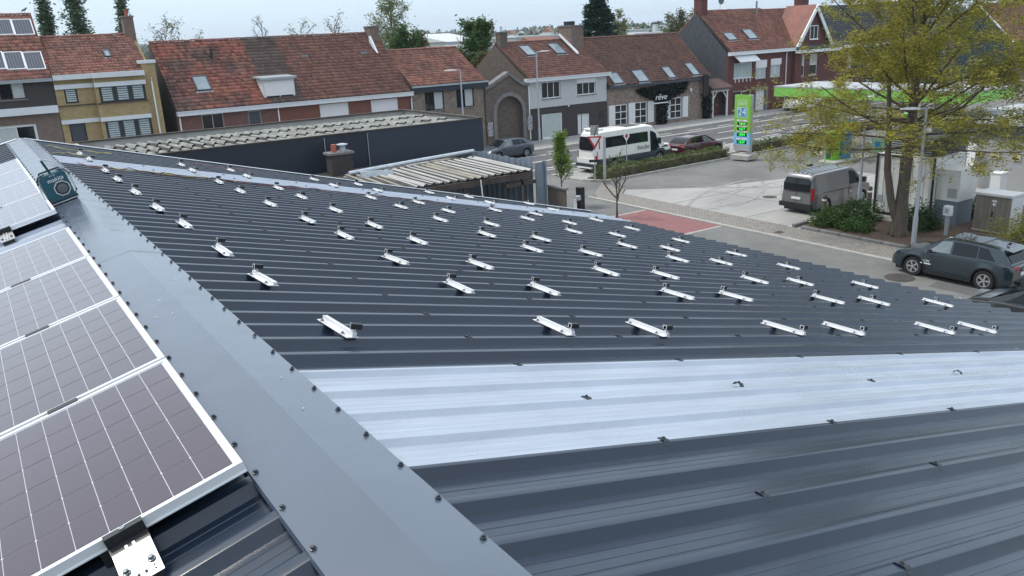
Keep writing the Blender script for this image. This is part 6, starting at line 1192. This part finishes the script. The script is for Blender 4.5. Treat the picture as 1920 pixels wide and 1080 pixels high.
# dark creeper on the restaurant, pale blossoms none
def creeper(name, label, polys, seed, n=5200, lm='leaf_ivy', thick=.35):
    g = np.random.default_rng(seed); pts = []
    for poly in polys:
        Q = np.array([gy(x, y, FY - .15)[[0, 2]] for x, y in poly]); lo, hi = Q.min(0), Q.max(0); m_ = int(n * (hi - lo).prod() / 8) + 200; c = g.uniform(lo, hi, (m_, 2)); ins = np.zeros(m_, bool); j = len(Q) - 1
        for i in range(len(Q)):
            cond = ((Q[i, 1] > c[:, 1]) != (Q[j, 1] > c[:, 1])) & (c[:, 0] < (Q[j, 0] - Q[i, 0]) * (c[:, 1] - Q[i, 1]) / (Q[j, 1] - Q[i, 1] + 1e-9) + Q[i, 0]); ins ^= cond; j = i
        c = c[ins]; pts.append(np.stack([c[:, 0], FY - .08 - np.abs(g.normal(0, thick * .5, len(c))), c[:, 1]], 1))
    P = np.concatenate(pts); ctr = P.mean(0); t = thing(name, label, 'plant', (ctr[0], FY - .1, 0)); leaves(P - np.array([ctr[0], FY - .1, 0]), np.zeros_like(P), .17, 1, (.05, .05, .05), 0, lm, 'foliage', t, g, .8)['kind'] = 'stuff'
    return t, ctr
t, c = creeper('creeper', 'dark creeper spreading under the eaves of the restaurant', [[(1192, 168), (1290, 152), (1284, 170), (1262, 182), (1252, 188), (1248, 240), (1232, 241), (1231, 190), (1215, 184), (1202, 178)]], 51)
X_ = float(gy(1239, 220, FY)[0]); build(MB().tube([(X_, FY - .2, .1), (X_ + .05, FY - .2, 1.4), (X_ - .1, FY - .18, 2.9)], [.16, .11, .07], 7), 'stem', 'limb_bark', t)
t, c = creeper('creeper', 'narrow dark creeper at the right corner of the restaurant', [[(1318, 178), (1330, 176), (1330, 206), (1327, 226), (1319, 227), (1317, 200)]], 52, thick=.5); build(MB().tube([(60.6, FY - .15, .1), (60.6, FY - .15, 2.6)], .06, 6), 'stem', 'limb_bark', t)
# ------------------------------------------------------------------ trees behind the houses
def bgtree(kind, label, px, py_top, Y, width_px, seed, lm, **kw):
    top = gy(px, py_top, Y); H = float(top[2]); ppm = FPX / np.dot(np.array([top[0], Y, 5]) - CAM, FW); wd = width_px / ppm / 2
    a = dict(n2=6, n3=4, z0=.2, up=.5, l2=.5, l3=.6, lsize=.30, lper=7, spread=(.22, .22, .22), el1=(25, 60), n1=16); a.update(kw); lsize = a.pop('lsize'); lper = a.pop('lper'); spread = a.pop('spread'); el1 = a.pop('el1'); n1 = a.pop('n1'); leaf = a.pop('leaf', True); len_ = a.pop('len_', wd * 1.5)
    return tree(kind, label, (float(top[0]), Y, -.05), H, max(.12, H * .018), n1, len_, el1, lm, lsize, lper, spread, .05, seed, group='trees behind the houses', leaf=leaf, **a)
pop = dict(cone=.75, el1=(62, 80), n1=60, z0=.12, z1=1.0, n2=4, n3=3, lsize=.32, lper=5, spread=(.2, .2, .35), up=.3)
bgtree('poplar', 'small slim poplar left of the largest poplar', 79, 6, 92, 26, 61, 'leaf_poplar', len_=2.2, **pop); bgtree('poplar', 'largest poplar behind the yellow brick house', 134, -14, 90, 50, 62, 'leaf_poplar', len_=3.8, **pop); bgtree('poplar', 'slim poplar beside the chimney of the yellow house', 226, 8, 92, 24, 63, 'leaf_poplar', len_=2.0, **pop)
bgtree('bush_tree', 'pale loose tree between the yellow and the long red house', 308, 55, 80, 95, 64, 'leaf_olive', lper=3, lsize=.2); bgtree('bush_tree', 'low olive bush tree showing above the left end of the red roof', 372, 74, 80, 70, 70, 'leaf_olive', lper=3, lsize=.2)
bgtree('bare_tree', 'bare grey tree, leftmost above the red roof', 488, 34, 84, 60, 65, 'leaf_olive', leaf=False, n2=8, n3=6, tw=1.7, el1=(40, 65)); bgtree('budding_tree', 'budding tree in the middle above the red roof', 562, 46, 84, 75, 66, 'leaf_olive', lper=1, lsize=.2, tw=1.6); bgtree('budding_tree', 'sparse budding tree above the red roof left of its chimney', 625, 38, 84, 70, 67, 'leaf_olive', lper=1, lsize=.2, tw=1.6, el1=(45, 70))
bgtree('birch', 'tall pale spring tree right of the red roof', 730, 2, 82, 92, 68, 'leaf_pale', lper=5, lsize=.24, n1=26, z0=.3, el1=(40, 70)); bgtree('leafy_tree', 'green tree below the pale spring tree', 757, 62, 76, 70, 69, 'leaf_green', lper=9); bgtree('leafy_tree', 'brownish green tree right of the pale spring tree', 785, 70, 80, 55, 71, 'leaf_olive', lper=6)
bgtree('leafy_tree', 'dark green tree between the rustic house and the gateway', 895, 56, 72, 82, 72, 'leaf_green', lper=16, n1=24, z0=.08); bgtree('bare_tree', 'thin bare tree left of the dark green tree', 862, 56, 74, 36, 73, 'leaf_olive', leaf=False, tw=1.5)
bgtree('leafy_tree', 'yellowish bush tree beside the gable of the white house', 905, 108, 69, 44, 77, 'leaf_olive', lper=9)
t_ = gy(1118, -22, 78); bgtree('conifer', 'tall dark conifer behind the restaurant roof', 1118, -22, 78, 82, 74, 'leaf_conifer', n1=90, z0=.05, z1=.99, el1=(-8, 18), n2=6, n3=4, lsize=.34, lper=10, spread=(.2, .2, .12), up=-.2, len_=4.6, cone=.97)
bgtree('leafy_tree', 'small pale tree to the right of the dark conifer', 1158, 28, 82, 42, 75, 'leaf_pale', lper=4); bgtree('leafy_tree', 'green tree behind the slate clad gable', 1272, 32, 86, 60, 76, 'leaf_olive', lper=7)
bgtree('leafy_tree', 'dark evergreen at the right edge behind the barn roof', 1908, -30, 92, 60, 78, 'leaf_dark', lper=12, lsize=.4)
bgtree('leafy_tree', 'dark tree mass beyond the station behind the big tree', 1700, 120, 46, 120, 79, 'leaf_dark', lper=10, lsize=.35)
# ------------------------------------------------------------------ far background
def far_block(name, label, px0, px1, pytop, D, m, depth=25, rm=None, cat='building', stripes=True, gable=0):
    """block standing on the ground, placed by its outline at distance Y = D"""
    a, b = gy(px0, pytop, D), gy(px1, pytop, D); h = thing(name, label, cat, ((a[0] + b[0]) / 2, D, -.06), group='far buildings'); x0, x1, z1 = float(a[0]), float(b[0]), max(2.5, float((a[2] + b[2]) / 2))
    build(MB().box(x0, x1, D, D + depth, -.06, z1 - .4), 'wall', m, h)
    if gable: build(MB().prism([(D - .4, z1 - .4), (D + depth / 2, z1 + gable), (D + depth + .4, z1 - .4)], 'x', x0 - .3, x1 + .3), 'roof', rm, h)
    else: build(MB().box(x0 - .2, x1 + .2, D - .2, D + depth, z1 - .397, z1), 'roof_edge', rm or m, h)
    n = max(2, int((x1 - x0) / 6)); win_ = MB().box(-1, 1, -.08, 0, 0, 1.3).mesh('window', 'glass_blue')
    if stripes:
        for k in range(n): link(win_, 'window', h, (x0 + (x1 - x0) * (k + .5) / n - (a[0] + b[0]) / 2, -.01, z1 * .5))
    return h
far_block('far_warehouse', 'long pale roofed hall behind the rustic house', 838, 905, 74, 210, 'far_grey', 40, 'far_white', gable=2.0); far_block('far_annex', 'white low block below the long pale hall', 905, 935, 82, 190, 'far_white', 20)
far_block('far_hall', 'grey flat hall above the white house roof', 968, 1052, 66, 230, 'far_grey', 30, 'far_white'); far_block('far_hall', 'white low hall right of the dark green tree', 930, 966, 70, 260, 'far_white', 30); far_block('far_house', 'orange roofed house behind the big chimney', 1012, 1062, 84, 125, 'far_white', 9, 'far_orange', gable=1.5, stripes=False)
far_block('far_house', 'orange roofed gable right of the conifer foot', 1152, 1170, 72, 118, 'far_orange', 8, 'far_orange', gable=1.3, stripes=False); far_block('far_hall', 'white industrial hall right of the conifer', 1172, 1240, 54, 250, 'far_white', 40, 'far_white'); far_block('far_hall', 'pale grey hall behind the restaurant ridge', 1190, 1262, 60, 180, 'far_grey', 25, 'far_white')
far_block('far_stack', 'pale concrete chimney above the restaurant ridge', 1229, 1234, 42, 190, 'far_white', 1.2, 'black', cat='chimney', stripes=False)
far_block('far_house', 'white house far beyond the left trees', 800, 830, 72, 420, 'far_white', 15, 'far_grey', gable=2.5)
vg = np.random.default_rng(91); k = 0; vill = []
for px_ in np.linspace(1095, 1262, 12):
    D = vg.uniform(420, 800); far_block('village_house', 'tiny village house on the horizon right of the conifer, %s from the left' % (ORDN + ['eleventh', 'twelfth'])[k], px_, px_ + vg.uniform(4, 9), 50 + (1262 - px_) * .05 + vg.uniform(0, 4), D, 'far_white' if k % 3 else 'far_grey', 10, 'far_orange' if k % 2 else 'far_grey', gable=2.5, stripes=False); k += 1
for px_ in np.linspace(945, 1050, 7):
    D = vg.uniform(450, 800); far_block('village_house', 'tiny village house on the horizon left of the conifer, %s from the left' % ORDN[k - 12], px_, px_ + vg.uniform(4, 8), 62 - (px_ - 945) * .05 + vg.uniform(0, 3), D, 'far_white', 10, 'far_orange' if k % 2 else 'far_grey', gable=2.5, stripes=False); k += 1
# belts of woodland towards the horizon and low hills behind
def belt(name, D0, D1, h0, h1, n, lm, seed, size):
    g = np.random.default_rng(seed); az = g.uniform(R(-25), R(80), n); d = g.uniform(D0, D1, n); prof = .55 + .45 * np.sin(az * 23 + seed) * np.sin(az * 51 + 1.3 * seed); H = (h0 + (h1 - h0) * np.clip(prof + g.normal(0, .2, n), 0, 1))
    P = np.stack([CAM[0] + np.sin(az) * d, np.cos(az) * d, H * g.uniform(0, 1, n) ** .45], 1); return tag(leaves(P, np.zeros((n, 3)), size, 1, (size * .3,) * 3, 0, lm, name, None, g, .8, flat=1), 'belt of distant trees along the horizon', kind='stuff')
belt('distant_woods', 330, 420, 4, 8.5, 9000, 'leaf_wood', 81, 2.2); belt('distant_woods', 620, 800, 6, 11.5, 9000, 'leaf_wood', 82, 3.5); belt('distant_woods', 1200, 1500, 9, 17, 9000, 'leaf_wood', 83, 7)
mb = MB(); g = np.random.default_rng(84); A = np.linspace(R(-40), R(95), 120); rings = []
for a in A:
    hgt = 26 + 16 * math.sin(a * 5.1 + .6) + 7 * math.sin(a * 17) + g.normal(0, 1.2); rings.append([(math.sin(a) * d, math.cos(a) * d, z) for d, z in ((1900, -1), (2150, hgt * .5), (2350, hgt * .65), (2700, hgt * .6), (3100, -1))])
mb.loft(rings, closed=False); tag(build(mb, 'hills', 'hill_green', smooth=True), kind='structure')
# ------------------------------------------------------------------ air
hz = MB().box(-3450, 3550, -3450, 3550, -1.2, 60); hm = bpy.data.materials.new('haze'); hm.use_nodes = True; hn = hm.node_tree; hn.nodes.remove(hn.nodes['Principled BSDF'])
pv = hn.nodes.new('ShaderNodeVolumePrincipled'); pv.inputs['Color'].default_value = (.82, .90, 1, 1); pv.inputs['Density'].default_value = .00017; hn.links.new(pv.outputs[0], hn.nodes['Material Output'].inputs['Volume'])
tag(build(hz, 'haze', hm), kind='stuff')
# ------------------------------------------------------------------ jobsite radio on the ridge
yR = 8.22; p = RP(-.105, yR, .012); rd = thing('jobsite_radio', 'teal jobsite radio with speaker and antenna strap standing on the ridge', 'radio', p, (0, -S2, R(4)))
rd.scale = (.88, .88, .88)
# local: x to the right (up the slope), y away, z normal
def rbox(mb, x0, x1, y0, y1, z0, z1, r=.02):
    def ring(y, i): 
        pts = []
        for cx, cz, a0 in ((x1 - r, z1 - r, 0), (x0 + r, z1 - r, 90), (x0 + r, z0 + r, 180), (x1 - r, z0 + r, 270)):
            for k in range(4): a = R(a0 + k * 30); pts.append((cx + (r - i) * math.cos(a), y, cz + (r - i) * math.sin(a)))
        return pts
    return mb.loft([ring(y0, .008), ring(y0 + .008, 0), ring(y1 - .008, 0), ring(y1, .008)], True, True)
bd = build(rbox(MB(), -.125, .125, -.075, .075, .03, .30, .035), 'body', 'teal', rd, world=False, smooth=True)
build(rbox(MB(), -.14, .14, -.085, .085, 0, .05, .018), 'base', 'teal_dark', rd, world=False, smooth=True); build(MB().box(-.12, .135, -.0875, -.085, .008, .014), 'base_edge', 'sign_white', rd, world=False)
sc_ = (.035, -.078, .135)
oct_ = lambda r: [(sc_[0] + r * math.cos(R(22.5 + 45 * k)), sc_[2] + r * math.sin(R(22.5 + 45 * k))) for k in range(8)]
build(MB().prism(oct_(.078), 'y', -.084, -.074), 'speaker_frame', 'silver', rd, world=False); build(MB().prism(oct_(.068), 'y', -.086, -.0842), 'speaker_grille', 'black', rd, world=False); build(MB().lathe([(.048, 0), (.042, .003), (.02, -.004), (.0, -.001)], c=(sc_[0], -.0885, sc_[2]), n=20, axis='y'), 'speaker_cone', 'grey_plastic', rd, world=False)
text('brand_text', 'makita', .058, 'sign_white', rd, frame_m((.012, -.0765, .236), (1, 0, 0), (0, 0, 1)), .0012, shear=.15); text('small_text', 'XGT 40V', .016, 'sign_white', rd, frame_m((.0, -.0765, .278), (1, 0, 0), (0, 0, 1)), .0008)
for s in (-1, 1): build(MB().tube([(s * .128, -.06, .05), (s * .150, -.06, .07), (s * .150, -.06, .25), (s * .125, -.06, .30), (s * .06, -.06, .315)], .008, 8), 'guard_bar', 'teal_dark', rd, world=False); build(MB().box(s * .150 - .007, s * .150 + .007, -.069, -.060, .09, .23), 'guard_pad', 'silver', rd, world=False)
build(MB().prism([(-.010, .28), (.014, .28), (-.012, .44), (-.034, .44)], 'y', -.045, -.033), 'antenna_strap', 'teal_dark', rd, world=False); build(MB().tube([(-.1, 0, .305), (-.09, 0, .325), (.09, 0, .325), (.1, 0, .305)], .010, 8), 'handle', 'teal_dark', rd, world=False)
# ------------------------------------------------------------------ loose cables on the far part of the roof
def cable(label, pts, m, r=.010, seed=1):
    g = np.random.default_rng(seed); q = [RP(x, y, .012 + z) for x, y, z in pts]; c = q[0]; t = tag(build(MB().tube([v - c for v in q], r, 6), 'cable', m, None, smooth=True), label, 'cable', 'loose cables on the roof'); t.location = c
def wander(x0, x1, y, n, amp, seed):
    g = np.random.default_rng(seed); return [(x0 + (x1 - x0) * i / n, y + g.normal(0, amp) + .12 * math.sin(i * .9 + seed), abs(g.normal(0, .012))) for i in range(n + 1)]
cable('yellow cable lying from the ridge to the first rails at the far verge', wander(.25, 1.05, 13.9, 12, .05, 1), 'cable_yellow', .005); cable('green yellow cable coil in front of the far skylight', wander(.55, 2.2, 11.35, 18, .07, 2), 'cable_yellow', .0045); cable('pale cable near the ridge between the far rails', wander(.2, .75, 12.9, 10, .05, 5), 'cable_yellow', .0045)
cable('red cable running below the far skylight from the ridge', wander(.35, 3.1, 11.28, 20, .03, 3), 'cable_red', .0055); cable('second red cable below the far skylight, further down the slope', wander(2.6, 5.4, 11.3, 20, .03, 4), 'cable_red', .0055); cable('black cable loop beside the second far rail', wander(1.1, 2.5, 11.2, 14, .06, 6), 'cable_black', .006); cable('red cable at the far verge near its upper rails', wander(2.2, 3.0, 13.6, 10, .03, 7), 'cable_red', .0055)
